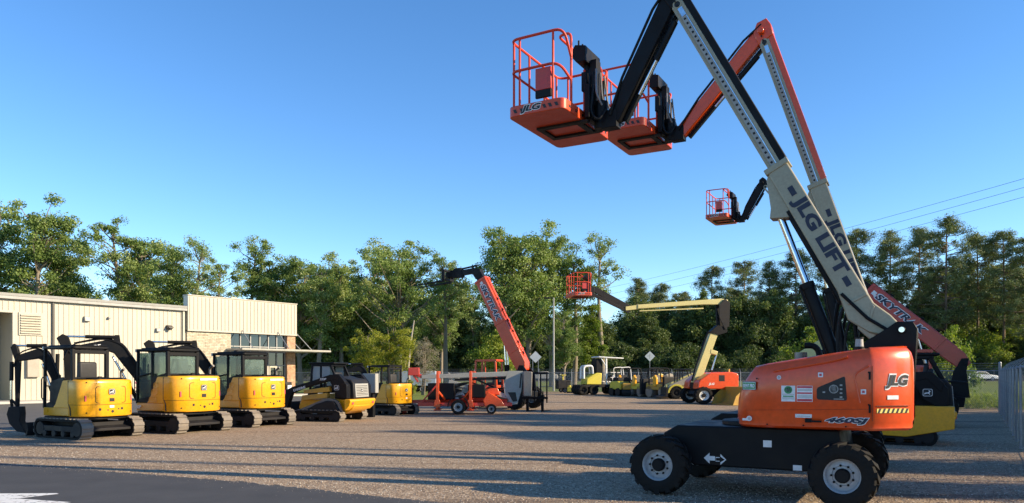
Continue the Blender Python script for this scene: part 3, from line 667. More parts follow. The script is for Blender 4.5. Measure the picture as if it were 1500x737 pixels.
    for yy in (.58, -.06): lv.tube([(.3, yy, 1.2), (.38, yy, 1.55)], .02, 8); lv.cyl((.38, yy, 1.53), (.39, yy, 1.66), .03, None, 8)
    lv.box(.0, .42, .5, .64, 1.0, 1.25); lv.box(.0, .42, -.14, .0, 1.0, 1.25); lv.obj('control_lever', BLACKP, t, bevel=.01)
    hr = B(); hr.tube(fillet([(x1 + .02, y1 - .01, 1.0), (x1 + .06, y1 + .02, 1.05), (x1 + .06, y1 + .02, 1.55), (x1 + .02, y1 - .01, 1.6)], .04), .014, 6); hr.obj('grab_handle', BLACKP, t)
    for yy in (y1 - .12, y0 + .02): wk = B(); wk.box(x1 + .02, x1 + .10, yy, yy + .10, zt - .02, zt + .07); wk.obj('work_lamp', LAMPW, t, bevel=.01)
    if cab:
        gl = B()
        gl.box(.28, x1 - .05, y1 - .045, y1 - .037, .88, zt - .04); gl.box(x0 + .05, .18, y1 - .045, y1 - .037, 1.60, zt - .04)
        gl.box(x0 - .004, x0 + .004, y0 + .08, y1 - .08, 1.60, zt - .13); gl.box(x1 - .03, x1 - .02, y0 + .07, y1 - .07, .9, zt - .04)
        gl.box(x0 + .05, x1 - .05, y0 + .03, y0 + .038, 1.3, zt - .04); gl.obj('window', CABGL, t, smooth=0)
        ms = B(); ms.bar((-.30, -.02, 1.54), (-.33, -.02, 1.72), .03, .03); ms.box(-.36, -.3, -.07, .03, 1.70, 1.84); ms.bar((-.30, .5, 1.54), (-.33, .5, 1.66), .03, .03); ms.box(-.36, -.3, .45, .56, 1.62, 1.72); ms.obj('mirror', BLACKP, t, bevel=.01)
    # swing post and boom. boom lies in a vertical plane through the post, at the swing angle
    px = .98; sw = R(swing)
    def bq(r_, z, side=0): return (px + math.cos(sw) * r_ - math.sin(sw) * side, math.sin(sw) * r_ + math.cos(sw) * side, z)
    def pris(bb, uv, w, off=0):
        k = len(uv); bb.add([bq(q[0] * boomk, .72 + (q[1] - .72) * (1 + (boomk - 1) * .14), off - w / 2) for q in uv] + [bq(q[0] * boomk, .72 + (q[1] - .72) * (1 + (boomk - 1) * .14), off + w / 2) for q in uv],
                            [tuple(range(k))[::-1], tuple(range(k, 2 * k))] + [(i, (i + 1) % k, k + (i + 1) % k, k + i) for i in range(k)])
    def Q(a, b_, off=0): return bq(a * boomk, .72 + (b_ - .72) * (1 + (boomk - 1) * .14), off)
    sp = B(); sp.cyl((px, 0, .52), (px, 0, .98), .13, None, 18); sp.box(px - .25, px, -.2, .2, .55, .9); sp.obj('swing_post', BLACKP, t, bevel=.015)
    bo = B(); pris(bo, [(-.06, .66), (.10, .62), (.42, 1.40), (.78, 2.08), (.90, 2.14), (1.52, 2.06), (1.58, 2.16), (1.50, 2.24), (.92, 2.42), (.70, 2.40), (.52, 2.16), (.20, 1.48)], .17)
    boo = bo.obj('boom', BLACKP, t, bevel=.02)
    cy = B(); a, c_ = Vector(Q(.28, .62)), Vector(Q(.80, 2.0)); m = a.lerp(c_, .55); cy.cyl(a, m, .055, None, 14); cy.m(1); cy.cyl(m, c_, .03, None, 12); cy.obj('boom_cylinder', [BLACKP, CHROME], boo); cy = B(); a2, c2 = Vector(Q(.72, 2.50)), Vector(Q(1.60, 2.50)); m2 = a2.lerp(c2, .62); cy.cyl(a2, m2, .05, None, 14); pris(cy, [(.66, 2.36), (.80, 2.36), (.76, 2.56), (.68, 2.56)], .08)
    cy.m(1); cy.cyl(m2, c2, .028, None, 12); cy.obj('stick_cylinder', [BLACKP, CHROME], boo)
    hs = B(); hs.tube(fillet([Q(.05, 1.0, .1), Q(.3, 1.6, .12), Q(.62, 2.32, .1), Q(.95, 2.46, .08), Q(1.5, 2.3, .1), Q(1.62, 1.9, .1)], .2), .018, 6); hs.tube(fillet([Q(.05, 1.0, -.1), Q(.3, 1.62, -.12), Q(.62, 2.36, -.1), Q(.95, 2.5, -.08), Q(1.45, 2.34, -.1)], .2), .018, 6); hs.obj('hose', BLACKP, boo)
    if boomtext:
        a = Vector(Q(.95, 2.28, -.09)); b_ = Vector(Q(1.45, 2.16, -.09)); 
        for sd in (1, -1):
            dr_ = (Vector(Q(1.45, 2.16)) - Vector(Q(.95, 2.27))).normalized() * (-sd if True else 1)
            cc = Vector(Q(1.15, 2.235, sd * .088)); nn = (Vector(Q(0, 0, sd)) - Vector(Q(0, 0, 0))).normalized(); yd = nn.cross(dr_)
            if yd.z < 0: dr_ = -dr_; yd = nn.cross(dr_)
            lettering(boo, boomtext, .44, .09, cc, dr_, yd, STICK, 0, .03)
    ar = B(); pris(ar, [(1.44, 2.06), (1.60, 2.06), (1.74, 2.45), (1.64, 2.56), (1.54, 2.50)], .13); pris(ar, [(1.44, 2.10), (1.62, 2.10), (1.60, .80), (1.50, .80)], .12)
    aro = ar.obj('stick', BLACKP, t, bevel=.015)
    c2 = B(); a, c_ = Vector(Q(1.72, 2.05)), Vector(Q(1.74, 1.0)); m = a.lerp(c_, .5); c2.cyl(a, m, .05, None, 14); c2.m(1); c2.cyl(m, c_, .03, None, 12); c2.m(0); c2.bar(c_, Q(1.58, .86), .08, .05); c2.bar(c_, Q(1.70, .72), .08, .05); c2.obj('bucket_cylinder', [BLACKP, CHROME], aro)
    bk = B(); pris(bk, [(1.40, .80), (1.72, .80), (1.78, .60), (1.70, .34), (1.48, .12), (1.22, .08), (1.28, .20), (1.40, .38), (1.38, .60)], .46)
    for q in (-.18, 0, .18): pris(bk, [(1.24, .13), (1.12, .05), (1.12, .02), (1.26, .06)], .05, q)
    bk.obj('bucket', DARKG, t, bevel=.012)
    return t

# ------------------------------------------------------------------ compact track loader
def track_loader(label, loc, deg, sc=1.0, num='', group=None, mesh_side=True, back=0.0):
    t = thing('track_loader', label, 'track loader', loc, deg, group, sc)
    for s in (1, -1):
        tr = track(t, s * .78, -.72, .78, .20, .36, r1=.20)
    sprockets = B()
    for s in (1, -1):
        sprockets.prism([(-.9, .3), (-.35, .28), (.7, .30), (.1, .62), (-.35, .74), (-.62, .72)], 'y', s * .78 - .13, s * .78 + .13)
    sprockets.obj('track_guard', DARKG, t, bevel=.02)
    up = B()
    for s in (1, -1): up.tube(fillet([(-.90, s * .78, .30), (-.72, s * .78, .72), (-.30, s * .78, .80), (.95, s * .78, .32)], .14, 4), .06, 4)
    up.obj('upper_track_run', DUSTR, t)
    b = B(); b.prism([(-1.15, .42), (-1.25, .55), (-1.22, .78), (.9, .78), (1.0, .5), (.9, .3), (-.9, .28)], 'y', -.58, .58); b.obj('lower_body', YELLOW, t, bevel=.02)
    if back:
        sk_ = B(); sk_.prism([(-1.24, .40), (-.3, .20), (.6, .24), (.5, .90), (-1.24, .90)], 'y', .60, .975); sk_.obj('side_skirt', YELLOW, t, bevel=.015)
    e = B(); e.prism([(-1.24, .56), (-1.30, .74), (-1.26, .80), (-1.05, .80), (-1.05, .40)], 'y', -.90, .90); e.obj('rear_bumper', YELLOW, t, bevel=.02)
    h = B(); h.prism([(-1.24, .80), (-1.20, 1.36), (-1.10, 1.48), (-.45, 1.62), (-.45, .8)], 'y', -.56, .56); ho = h.obj('engine_cover', DARKG, t, bevel=.04, seg=3)
    g = B(); g.prism([(-1.255, .86), (-1.22, 1.34), (-1.17, 1.34), (-1.2, .86)], 'y', -.46, .46)
    g.m(1)
    for k in range(7): z = .92 + k * .055; x = -1.252 + (z - .86) * .073; g.box(x - .006, x + .01, -.40, .40, z, z + .02)
    g.obj('rear_grille', [GREYP, DARKG], ho, bevel=.006)
    deer_badge(ho, (-1.24, 0, 1.1), (0, -1, 0), (0, 0, 1), .12)
    # side: upper tower with lift arms
    for s in (1, -1):
        y0, y1 = (.60, .86) if s > 0 else (-.86, -.60)
        a = B()
        a.prism([(-1.12, .82), (-.98, .82), (-.62, 1.05), (-.45, 1.42), (-.62, 1.62), (-.85, 1.58), (-1.12, 1.30)], 'y', y0, y1 - s * .0)
        a.obj('tower', BLACKP, t, bevel=.02)
        l = B(); yy0, yy1 = (.64, .84) if s > 0 else (-.84, -.64)
        l.prism([(-.98, 1.20), (-.70, 1.50), (.0, 1.34), (.75, 1.14), (1.12, .98), (1.26, .60), (1.30, .22), (1.46, .20), (1.50, .62), (1.44, 1.06), (1.10, 1.22), (.2, 1.46), (-.45, 1.66), (-.80, 1.68), (-1.05, 1.40)], 'y', yy0 + s * .03, yy1 + s * .03)
        lo = l.obj('lift_arm', BLACKP, t, bevel=.015)
        c = B(); c.prism([(-.40, 1.06), (.65, .98), (.65, 1.10), (-.40, 1.24)], 'y', (s * .72) - .08, (s * .72) + .1); c.m(1); c.prism([(-.3, .84), (.78, .74), (.72, .92), (-.3, 1.02)], 'y', s * .70 - .1, s * .70 + .1); c.obj('arm_link', [BUCKETY, BUCKETY], t, bevel=.015)
        if s > 0:
            deer_badge(t, (-.72, .863, 1.20), (-1, 0, 0), (0, 0, 1), .17)
            if num: lettering(lo, num, .26, .08, (-.18, .873, 1.50), (-1, 0, -.0), (0, 0, 1), STICK, .2, .02)
            lettering(lo, 'DEERE', .5, .08, (.78, .873, 1.16), (-1, 0, .27), (.27, 0, 1), STICK, .0, .02)
    # cab (ROPS) with side screen
    cage0 = len(list(t.children)); p = B()
    for s in (1, -1):
        p.bar((.62, s * .46, .95), (.50, s * .46, 2.02), .07, .07); p.bar((-.50, s * .46, 1.45), (-.22, s * .46, 2.02), .08, .08); p.bar((.55, s * .46, 2.0), (-.30, s * .46, 2.0), .08, .08); p.bar((.16, s * .46, 1.2), (.16, s * .46, 2.0), .06, .06)
        p.bar((-.52, s * .46, 1.45), (-.95, s * .46, 1.42), .05, .05)
    p.bar((-.25, -.46, 2.0), (-.25, .46, 2.0), .08, .08); p.bar((.5, -.46, 2.0), (.5, .46, 2.0), .08, .08); p.obj('cab_frame', BLACKP, t, bevel=.012)
    rf = B(); rf.prism(fil2([(-.42, -.52), (.66, -.52), (.66, .52), (-.42, .52)], .08), 'z', 2.04, 2.10); rf.obj('roof', BLACKP, t, bevel=.02)
    if mesh_side:
        for s in (1, -1):
            gl = B(); gl.box(.20, .50, s * .46 - .004, s * .46 + .004, 1.25, 1.96); gl.box(-.2, .12, s * .46 - .004, s * .46 + .004, 1.5, 1.96); gl.obj('side_screen', GREYGL, t, smooth=0)
    st = B(); st.prism([(-.25, 1.0), (.2, 1.0), (.22, 1.14), (-.1, 1.14), (-.2, 1.75), (-.3, 1.75), (-.32, 1.1)], 'y', -.26, .26); st.obj('seat', SEAT, t, bevel=.05)
    for ch in list(t.children):
        if ch.name.split('.')[0] in ('cab_frame', 'roof', 'side_screen', 'seat'): ch.location.x = -back
    bk = B(); bk.prism([(1.42, .06), (2.05, .04), (2.06, .08), (1.60, .14), (1.50, .40), (1.58, .66), (1.50, .68), (1.42, .4)], 'y', -.95, .95); bk.obj('loader_bucket', DARKG, t, bevel=.01)
    tl = B()
    for s in (1, -1): tl.box(-1.29, -1.22, s * .72 - .06, s * .72 + .06, .62, .70)
    tl.obj('tail_lamp', PINKD, t, bevel=.005)
    return t
GREYGL = glass('hazy_screen', (.42, .44, .46), .2, .62)
# ------------------------------------------------------------------ telehandler (boom points to +x)
def telehandler(label, loc, deg, th, blen, forks=True, cabside=1, boomcol=None, group=None, bd=.42, name_len=2.0, rearx=-1.45):
    col = boomcol or ORANGE3
    t = thing('telehandler', label, 'telehandler', loc, deg, group)
    for x in (rearx, 1.45):
        for s in (1, -1): wheel(t, (x, s * .98, .55), .55, .38, .28, s, lugs=16, lug=.04)
    rx_ = -1.95 if rearx < -1 else -1.45
    b = B(); b.prism([(rx_ + .05, .55), (1.7, .55), (1.75, .8), (1.2, .95), (rx_ + .4, .95), (rx_, .85)], 'y', -.52, .52); b.box(rearx - .05, rearx + .05, -.9, .9, .48, .62); b.box(1.4, 1.5, -.9, .9, .48, .62); b.obj('chassis', BLACKP, t, bevel=.02)
    e = B(); e.prism([(-.9, .7), (.9, .7), (.9, 1.25), (-.7, 1.35), (-.9, 1.2)], 'y', -1.05, -.45); e.obj('engine_hood', DARKG, t, bevel=.04)
    c = B(); x0, x1, y0, y1, zt = -.55, .75, .40, 1.10, 2.32
    c.prism([(x0, .62), (x1, .62), (x1 + .05, 1.0), (x1 - .3, 1.15), (x0, 1.15)], 'y', y0, y1)
    for px, py in ((x0 + .04, y0 + .04), (x0 + .04, y1 - .04), (x1 - .10, y0 + .04), (x1 - .10, y1 - .04)): c.bar((px, py, 1.1), (px * .93 + .02, py, zt), .08, .08)
    c.bar((.1, y1 - .04, 1.1), (.1, y1 - .04, zt), .05, .05)
    c.prism(fil2([(x0 - .02, zt - .04), (x1 - .1, zt - .04), (x1 - .14, zt + .06), (x0 + .04, zt + .06)], .04), 'y', y0 - .02, y1 + .02); c.obj('cab', col, t, bevel=.02)
    s_ = B(); s_.prism([(-.35, 1.15), (.1, 1.15), (.1, 1.28), (-.2, 1.3), (-.3, 1.9), (-.4, 1.9)], 'y', .52, .95); s_.obj('seat', SEAT, t, bevel=.04)
    pv = (-1.45, 1.95); cs, sn = math.cos(R(th)), math.sin(R(th))
    def bp(u, v): return (pv[0] + u * cs - v * sn, pv[1] + u * sn + v * cs)
    def pr(bb, uv, a, c_): bb.prism([bp(*q) for q in uv], 'y', a, c_)
    xb = -1.95 if rearx < -1 else -1.58
    mp_ = [(xb, .85), (-1.0, .85), (-1.15, 1.7), (-1.35, 2.1), (-1.55, 2.1), (xb + .1, 1.7)]; m = B(); m.prism(mp_, 'y', -.36, -.28); m.prism(mp_, 'y', .28, .36); m.cyl((pv[0], -.38, pv[1]), (pv[0], .38, pv[1]), .07, None, 14); m.obj('boom_mount', BLACKP, t, bevel=.01)
    b = B(); pr(b, [(-.12, -.06), (.1, -bd * .55), (.7, -bd * .6), (blen, -bd * .5), (blen, bd * .5), (.2, bd * .5), (-.12, .1)], -.25, .25); bo = b.obj('boom', col, t, bevel=.02)
    k = B()
    for u in (.9, blen * .5, blen - .12): pr(k, [(u, -bd * .58), (u + .10, -bd * .58), (u + .10, bd * .54), (u, bd * .54)], -.272, .272)
    pr(k, [(.5, bd * .5), (blen - .1, bd * .5), (blen - .1, bd * .57), (.5, bd * .57)], -.05, .05); k.obj('boom_strap', col, bo, bevel=.008)
    c0 = bp(blen - .35 - name_len / 2, 0); lettering(bo, 'SKYTRAK', name_len, bd * .45, (c0[0], .253, c0[1]), (-cs, 0, -sn), (-sn, 0, cs), NAVY, .25, .03, STICK)
    c1 = bp(blen - .25, 0); dg = B(); dg.prism([(c1[0] - .1, c1[1]), (c1[0], c1[1] - .1), (c1[0] + .1, c1[1]), (c1[0], c1[1] + .1)], 'y', .252, .256); dg.obj('round_mark', STICK, bo, smooth=0)
    f = B(); pr(f, [(blen - .1, -bd * .36), (blen + .35, -bd * .34), (blen + .35, bd * .3), (blen - .1, bd * .34)], -.15, .15)
    for u in (.6, 1.2, 1.8, 2.4, 3.0, 3.6): 
        if u < blen - .4: pr(f, [(u, bd * .58), (u + .12, bd * .58), (u + .12, bd * .7), (u, bd * .7)], .1, .16)
    f.obj('inner_boom', BLACKP, t, bevel=.012)
    c = B(); a = bp(1.5, -bd * .6); c.m(0); q = (-.55, 1.15); mid = ((a[0] + q[0]) / 2, (a[1] + q[1]) / 2)
    for yy in (-.12, .12): c.m(0); c.cyl((q[0], yy, q[1]), (mid[0], yy, mid[1]), .07, None, 14); c.m(1); c.cyl((mid[0], yy, mid[1]), (a[0], yy, a[1]), .04, None, 12)
    c.obj('lift_cylinder', [BLACKP, CHROME], t)
    hp = bp(blen + .35, 0); hx, hz = hp
    if forks:
        h = B(); h.prism([(hx - .16, hz - .2), (hx + .12, hz - .30), (hx + .35, hz + .05), (hx + .30, hz + .30), (hx, hz + .22), (hx - .14, hz + .2)], 'y', -.16, .16)
        h.bar((hx + .2, 0, hz + .15), (hx + 1.9, 0, hz + .0), .24, .26); h.bar((hx + .1, 0, hz + .4), (hx + 1.7, 0, hz + .2), .08, .08); h.prism([(hx + .9, hz - .15), (hx + 1.5, hz - .15), (hx + 1.4, hz + .32), (hx + 1.0, hz + .34)], 'y', -.14, .14)
        h.box(hx + 1.75, hx + 1.87, -.45, .45, hz - .28, hz - .16); h.box(hx + 1.75, hx + 1.87, -.45, .45, hz + .15, hz + .26)
        for yy in (-.42, .42): h.box(hx + 1.76, hx + 1.86, yy - .04, yy + .04, hz - .25, hz + .24)
        h.obj('fork_carriage', BLACKP, t, bevel=.012)
        for yy in (-.36, .36):
            fk = B(); fk.prism([(hx + 1.88, hz + .2), (hx + 1.95, hz + .2), (hx + 1.96, hz - .26), (hx + 3.9, hz - .46), (hx + 3.9, hz - .48), (hx + 1.88, hz - .36)], 'y', yy - .06, yy + .06); fk.obj('fork', BLACKP, t, bevel=.006)
    return t

# ------------------------------------------------------------------ towed lift trailer (drawbar to +x)
def towed_lift(label, loc, deg):
    t = thing('towable_lift', label, 'towed lift', loc, deg)
    for s in (1, -1): wheel(t, (1.0, s * .80, .33), .33, .22, .18, s, lugs=0)
    fd = B()
    for s in (1, -1):
        o = [(1.0 + r * math.cos(a), .33 + r * math.sin(a)) for r, rng in ((.42, range(0, 11)), (.45, range(10, -1, -1))) for a in [PI * k / 10 for k in rng]]
        fd.prism(o, 'y', s * .8 - .13, s * .8 + .13)
    fd.obj('mudguard', BLACKP, t)
    b = B(); b.bar((-1.0, 0, .55), (2.0, 0, .55), .24, .16); b.bar((1.0, -.7, .45), (1.0, .7, .45), .1, .1); b.box(-.4, .9, -.35, .35, .56, .78); b.obj('chassis', ORANGE2, t, bevel=.015)
    d = B(); d.bar((2.0, 0, .55), (3.7, 0, .50), .12, .14); d.box(3.6, 3.85, -.07, .07, .44, .58); d.tube([(3.3, .12, .1), (3.3, .12, .75)], .04, 10); d.lathe([(.1, -.03), (.1, .03), (.02, .03)], (3.3, .12, .1), 'y', 14); d.obj('drawbar', RED, t, bevel=.01)
    bt = B(); bt.box(1.2, 2.3, -.35, .42, .62, 1.30); bt.obj('battery_box', BLACKP, t, bevel=.03); bt = B(); bt.box(-.1, .62, .1, .62, .7, 1.25); bt.obj('pump_box', BLACKP, t, bevel=.03)
    tt = B(); tt.cyl((-.3, 0, .62), (-.3, 0, .85), .34, None, 24); tt.prism([(-.7, .82), (.0, .82), (-.1, 1.1), (-.6, 1.1)], 'y', -.3, .3); tt.obj('turntable', ORANGE, t, bevel=.02)
    fr = B(); fr.bar((-1.2, .45, .42), (2.7, .45, .42), .10, .14); fr.bar((-1.2, -.45, .42), (2.7, -.45, .42), .10, .14)
    for x_ in (-1.0, .1, 1.5, 2.5): fr.bar((x_, -.45, .42), (x_, .45, .42), .08, .08)
    fr.bar((2.6, .45, .45), (1.9, .45, 1.25), .06, .06); fr.bar((.6, .5, .5), (-.2, .5, 1.2), .06, .06); fr.obj('frame_rail', RED, t, bevel=.008)
    hz_ = B()
    for q_ in range(4): hz_.tube(fillet([(-.9, .1 + q_ * .05, 1.1), (-.2, .3, .95 + q_ * .05), (.5, .25, 1.35), (1.3, .2, 1.25 - q_ * .06)], .2), .018, 6)
    hz_.obj('hose_bundle', BLACKP, t)
    # folded outriggers, upright orange beams
    for x, y in ((1.88, .62), (.52, .66), (1.95, -.62), (.45, -.66)):
        o = B(); o.bar((x, y, .25), (x - .02, y, 1.80), .12, .15, (0, 1, 0)); o.prism([(x - .14, .32), (x + .14, .32), (x + .1, .62), (x - .1, .62)], 'y', y - .1, y + .1); o.lathe([(.16, -.02), (.16, .02), (.03, .05)], (x, y, .2), 'z', 16)
        o.bar((x, y, 1.0), (x - .3 * (1 if x > 1 else -1), y * .6, .62), .08, .08); o.obj('outrigger', ORANGE, t, bevel=.012)
    # lower arms and the knuckle
    lw = B(); lw.bar((1.45, .16, 1.35), (-1.1, .16, .72), .10, .19); lw.bar((1.2, -.16, 1.16), (-1.05, -.16, .55), .10, .16); lw.bar((.9, .05, 1.0), (-1.0, .05, .48), .10, .16); lw.obj('lower_boom', LGREY, t, bevel=.012)
    kn = B()
    for yy in (-.26, .22): kn.prism([(-.85, 1.25), (-1.05, 1.82), (-1.66, 1.80), (-1.60, 1.0), (-1.42, .42), (-1.20, .40), (-.88, .85)], 'y', yy - .02, yy + .02)
    kn.obj('knuckle_plate', LGREY, t, bevel=.008)
    wn = B(); wn.prism([(-1.02, .92), (-1.35, .92), (-1.42, .55), (-1.24, .52)], 'y', .241, .247); wn.prism([(-1.56, 1.7), (-1.62, 1.7), (-1.56, 1.1), (-1.50, 1.1)], 'y', .241, .247); wn.obj('plate_opening', BLK, t, smooth=0)
    up = B(); up.bar((-1.5, 0, 1.70), (2.6, 0, 1.56), .20, .22, w1=.16, h1=.17); up.obj('upper_boom', LGREY, t, bevel=.015)
    dk = B(); dk.bar((-1.3, .02, 1.52), (1.2, .02, 1.44), .1, .1); dk.bar((.4, 0, 1.5), (-.9, 0, .9), .08, .08); dk.obj('boom_cylinder', BLACKP, t)
    jb = B(); jb.bar((2.55, 0, 1.56), (3.05, 0, 1.75), .12, .14); jb.bar((3.05, 0, 1.8), (2.75, 0, 1.35), .08, .08); jb.box(2.7, 3.15, -.12, .12, 1.62, 1.95); jb.obj('platform_mount', RED, t, bevel=.012)
    cw = B(); cw.prism(fil2([(-1.68, .75), (-2.02, .75), (-2.05, 1.78), (-1.66, 1.80)], .06), 'y', -.42, .42); cw.obj('counterweight', STEELW, t, bevel=.03)
    hl = B(); hl.prism([(-.1, .3), (-.9, .35), (-.75, .62), (-.2, .95), (.0, .6)], 'y', .36, .56); hl.obj('drive_cover', ORANGE, t, bevel=.02)
    # road wheel pair at the rear hitch frame, supports
    wheel(t, (-.35, .55, .24), .24, .15, .12, 1, lugs=0, name='jockey_wheel')
    return t

def fork_rack(label, loc, deg):
    t = thing('fork_attachment', label, 'pallet forks', loc, deg)
    b = B()
    for z in (.62, 1.72): b.box(-.05, .05, -.62, .62, z - .05, z + .05)
    for k in range(5): y = -.58 + k * .29; b.box(-.035, .035, y - .025, y + .025, .4, 1.76)
    b.obj('backrest', BLACKP, t, bevel=.008)
    for y in (-.35, .35):
        f = B(); f.prism([(.05, .75), (.10, .75), (.11, .06), (1.2, .03), (1.2, .015), (.05, .0)], 'y', y - .06, y + .06); f.bar((0, y, .45), (.06, y, .02), .1, .06); f.obj('fork', BLACKP, t, bevel=.006)
    return t

# ------------------------------------------------------------------ articulated lift, drawn in its boom plane
def knuckle_lift(label, loc, deg):
    t = thing('articulated_lift', label, 'boom lift', loc, deg); t.scale = (1.05, 1, 1)
    for x in (.77, -1.25):
        for s in (1, -1): wheel(t, (x, s * .95, .50), .50, .34, .27, s, rim=WHITE, lugs=15, lug=.035)
    b = B(); b.prism([(-1.2, .40), (.8, .40), (1.0, .55), (.9, .78), (-1.3, .78)], 'y', -.72, .72)
    for x in (.77, -1.25): b.cyl((x, -.9, .5), (x, .9, .5), .12, None, 14)
    b.obj('chassis', BLACKP, t, bevel=.02)
    h = B()
    for s in (1, -1): h.prism(fil2([(1.10, .84), (1.02, 1.30), (.40, 1.74), (-.8, 1.80), (-1.22, 1.70), (-1.22, .84)], .12), 'y', s * .3, s * 1.0)
    h.obj('engine_hood', ORANGE, t, bevel=.05, seg=3)
    w = B(); w.box(-.42, -.10, 1.0, 1.006, 1.28, 1.62); w.obj('vent_opening', BLK, t, smooth=0)
    lettering(t, 'JLG', .34, .16, (.32, 1.002, 1.12), (-1, 0, 0), (0, 0, 1), STICK, .2, .04)
    r = B(); r.box(-1.24, -1.2, -.3, .3, .8, 1.75); r.box(.2, 1.0, -.29, .29, .8, 1.2); r.obj('turntable', BLACKP, t, bevel=.02)
    be = B(); be.cyl((-.85, .6, 1.78), (-.85, .6, 1.96), .05, None, 12); be.obj('beacon', LAMP, t)
    lo = B(); lo.bar((.80, 0, 1.15), (-.22, 0, 4.0), .28, .42, (0, 1, 0)) if False else lo.prism([(1.02, 1.22), (.60, 1.10), (-.42, 3.92), (-.02, 4.06)], 'y', -.16, .16); lo.prism([(.02, 2.85), (-.36, 2.75), (-.42, 2.95), (-.02, 3.1)], 'y', -.18, .18)
    lob = lo.obj('lower_boom', CREAMY, t, bevel=.02)
    hc = B(); hc.tube([(1.05, .1, 1.3), (.75, .1, 2.3), (.3, .12, 3.6), (.1, .1, 4.1)], .05, 8); hc.tube([(.9, -.1, 1.6), (.25, -.12, 3.6)], .04, 8); hc.m(1); hc.cyl((-.12, .05, 1.9), (-.40, .05, 2.8), .05, None, 12); hc.obj('hose_bundle', [BLACKP, CHROME], lob)
    kn = B(); kn.prism([(.10, 4.02), (-.40, 4.45), (-.92, 4.32), (-.95, 4.05), (-.45, 3.88)], 'y', -.2, .2); kn.prism([(-.42, 4.3), (-.62, 4.3), (-.55, 4.9), (-.42, 5.4), (-.38, 5.4)], 'y', -.08, .08); kn.obj('knuckle', BLACKP, t, bevel=.015)
    pl = B(); pl.prism([(-.80, 4.2), (-1.04, 4.4), (-1.08, 5.72), (-.80, 5.95), (-.46, 5.60), (-.46, 4.9)], 'y', .18, .24); pl.prism([(-.80, 4.2), (-1.04, 4.4), (-1.08, 5.72), (-.80, 5.95), (-.46, 5.60), (-.46, 4.9)], 'y', -.24, -.18); pl.obj('tower_plate', DARKG, t, bevel=.01)
    ub = B(); ub.prism([(-1.02, 5.64), (-1.0, 5.90), (-.6, 5.96), (4.1, 5.54), (4.1, 5.31), (.5, 5.60)], 'y', -.15, .15); ubo = ub.obj('upper_boom', CREAMY, t, bevel=.02)
    ex = B(); ex.prism([(4.0, 5.30), (4.0, 5.54), (4.75, 5.42), (4.75, 5.20)], 'y', -.11, .11); ex.prism([(.4, 5.42), (4.0, 5.22), (4.0, 5.16), (.4, 5.36)], 'y', .05, .15); ex.obj('fly_boom', CREAMY, t, bevel=.01)
    jb = B(); jb.prism([(4.45, 5.50), (4.5, 5.20), (4.8, 5.16), (6.45, 6.22), (6.60, 6.36), (6.52, 6.50), (6.2, 6.42)], 'y', -.08, .0)
    jb.prism([(4.45, 5.16), (4.6, 5.06), (6.5, 5.95), (6.52, 6.12), (6.40, 6.10)], 'y', .02, .08); jb.obj('jib', DARKG, t, bevel=.012)
    rt = B(); rt.box(6.45, 6.75, -.09, .09, 5.9, 6.46); rt.box(6.66, 6.78, -.2, .2, 5.92, 6.9); rt.obj('platform_rotator', DARKG, t, bevel=.01)
    basket(t, 6.80, 5.92)
    return t

# ------------------------------------------------------------------ small yard machines
def tyre_roller(label, loc, deg):
    t = thing('tyre_roller', label, 'road roller', loc, deg)
    for k, x in enumerate((1.55, -1.15)):
        for y in (-.72, -.24, .24, .72): wheel(t, (x, y, .42), .42, .36, .2, 1, rim=DARKG, lugs=0)
    wheel(t, (.65, .75, .42), .42, .3, .2, 1, rim=DARKG, lugs=0); wheel(t, (.65, -.75, .42), .42, .3, .2, -1, rim=DARKG, lugs=0)
    b = B(); b.prism([(-1.9, .62), (1.8, .62), (1.85, .82), (-1.9, .86)], 'y', -.8, .8); b.obj('chassis', DARKG, t, bevel=.03)
    h = B(); h.prism([(1.2, .84), (-.1, .84), (-.15, 1.75), (.25, 1.78), (1.15, 1.32)], 'y', -.62, .62); h.obj('engine_hood', YELLOW2, t, bevel=.06, seg=3)
    w = B(); w.tube(fillet([(1.3, -.3, 1.3), (1.3, -.3, 2.3), (.55, -.3, 2.35), (.5, -.3, 1.7)], .25, 5), .09, 10); w.tube(fillet([(1.3, .3, 1.3), (1.3, .3, 2.3), (.55, .3, 2.35), (.5, .3, 1.7)], .25, 5), .09, 10); w.box(.7, 1.25, -.3, .3, 2.28, 2.38); w.obj('air_intake_hoop', WHITE, t, bevel=.02)
    c = B()
    for y in (-.6, .6): c.bar((-.55, y, .6), (-.52, y, 3.0), .13, .13); c.bar((-.52, y, 1.1), (-1.5, y, .95), .1, .1); c.bar((-.5, y, 2.3), (-.05, y, 3.0), .08, .08); c.bar((-1.5, y, .95), (-1.7, y, 1.6), .07, .07)
    c.prism([(.2, 3.0), (-2.0, 2.92), (-2.0, 2.99), (.2, 3.10)], 'y', -.75, .75); c.obj('canopy', WHITE, t, bevel=.03)
    s = B(); s.box(-.25, .3, -.5, .5, 1.7, 2.9); s.prism([(-1.2, 1.0), (-.8, 1.0), (-.8, 1.5), (-1.2, 1.6)], 'y', -.3, .3); s.obj('operator_station', BLACKP, t, bevel=.04)
    r = B()
    for y in (-.7, .7): r.tube(fillet([(-1.9, y, .8), (-1.75, y, 2.2), (-2.6, y, 2.25), (-2.75, y, .9)], .2), .035, 8)
    for z in (1.4, 1.8): r.tube([(-.9, .62, z), (-1.8, .68, z)], .03, 8)
    r.obj('hand_rail', WHITE, t)
    return t
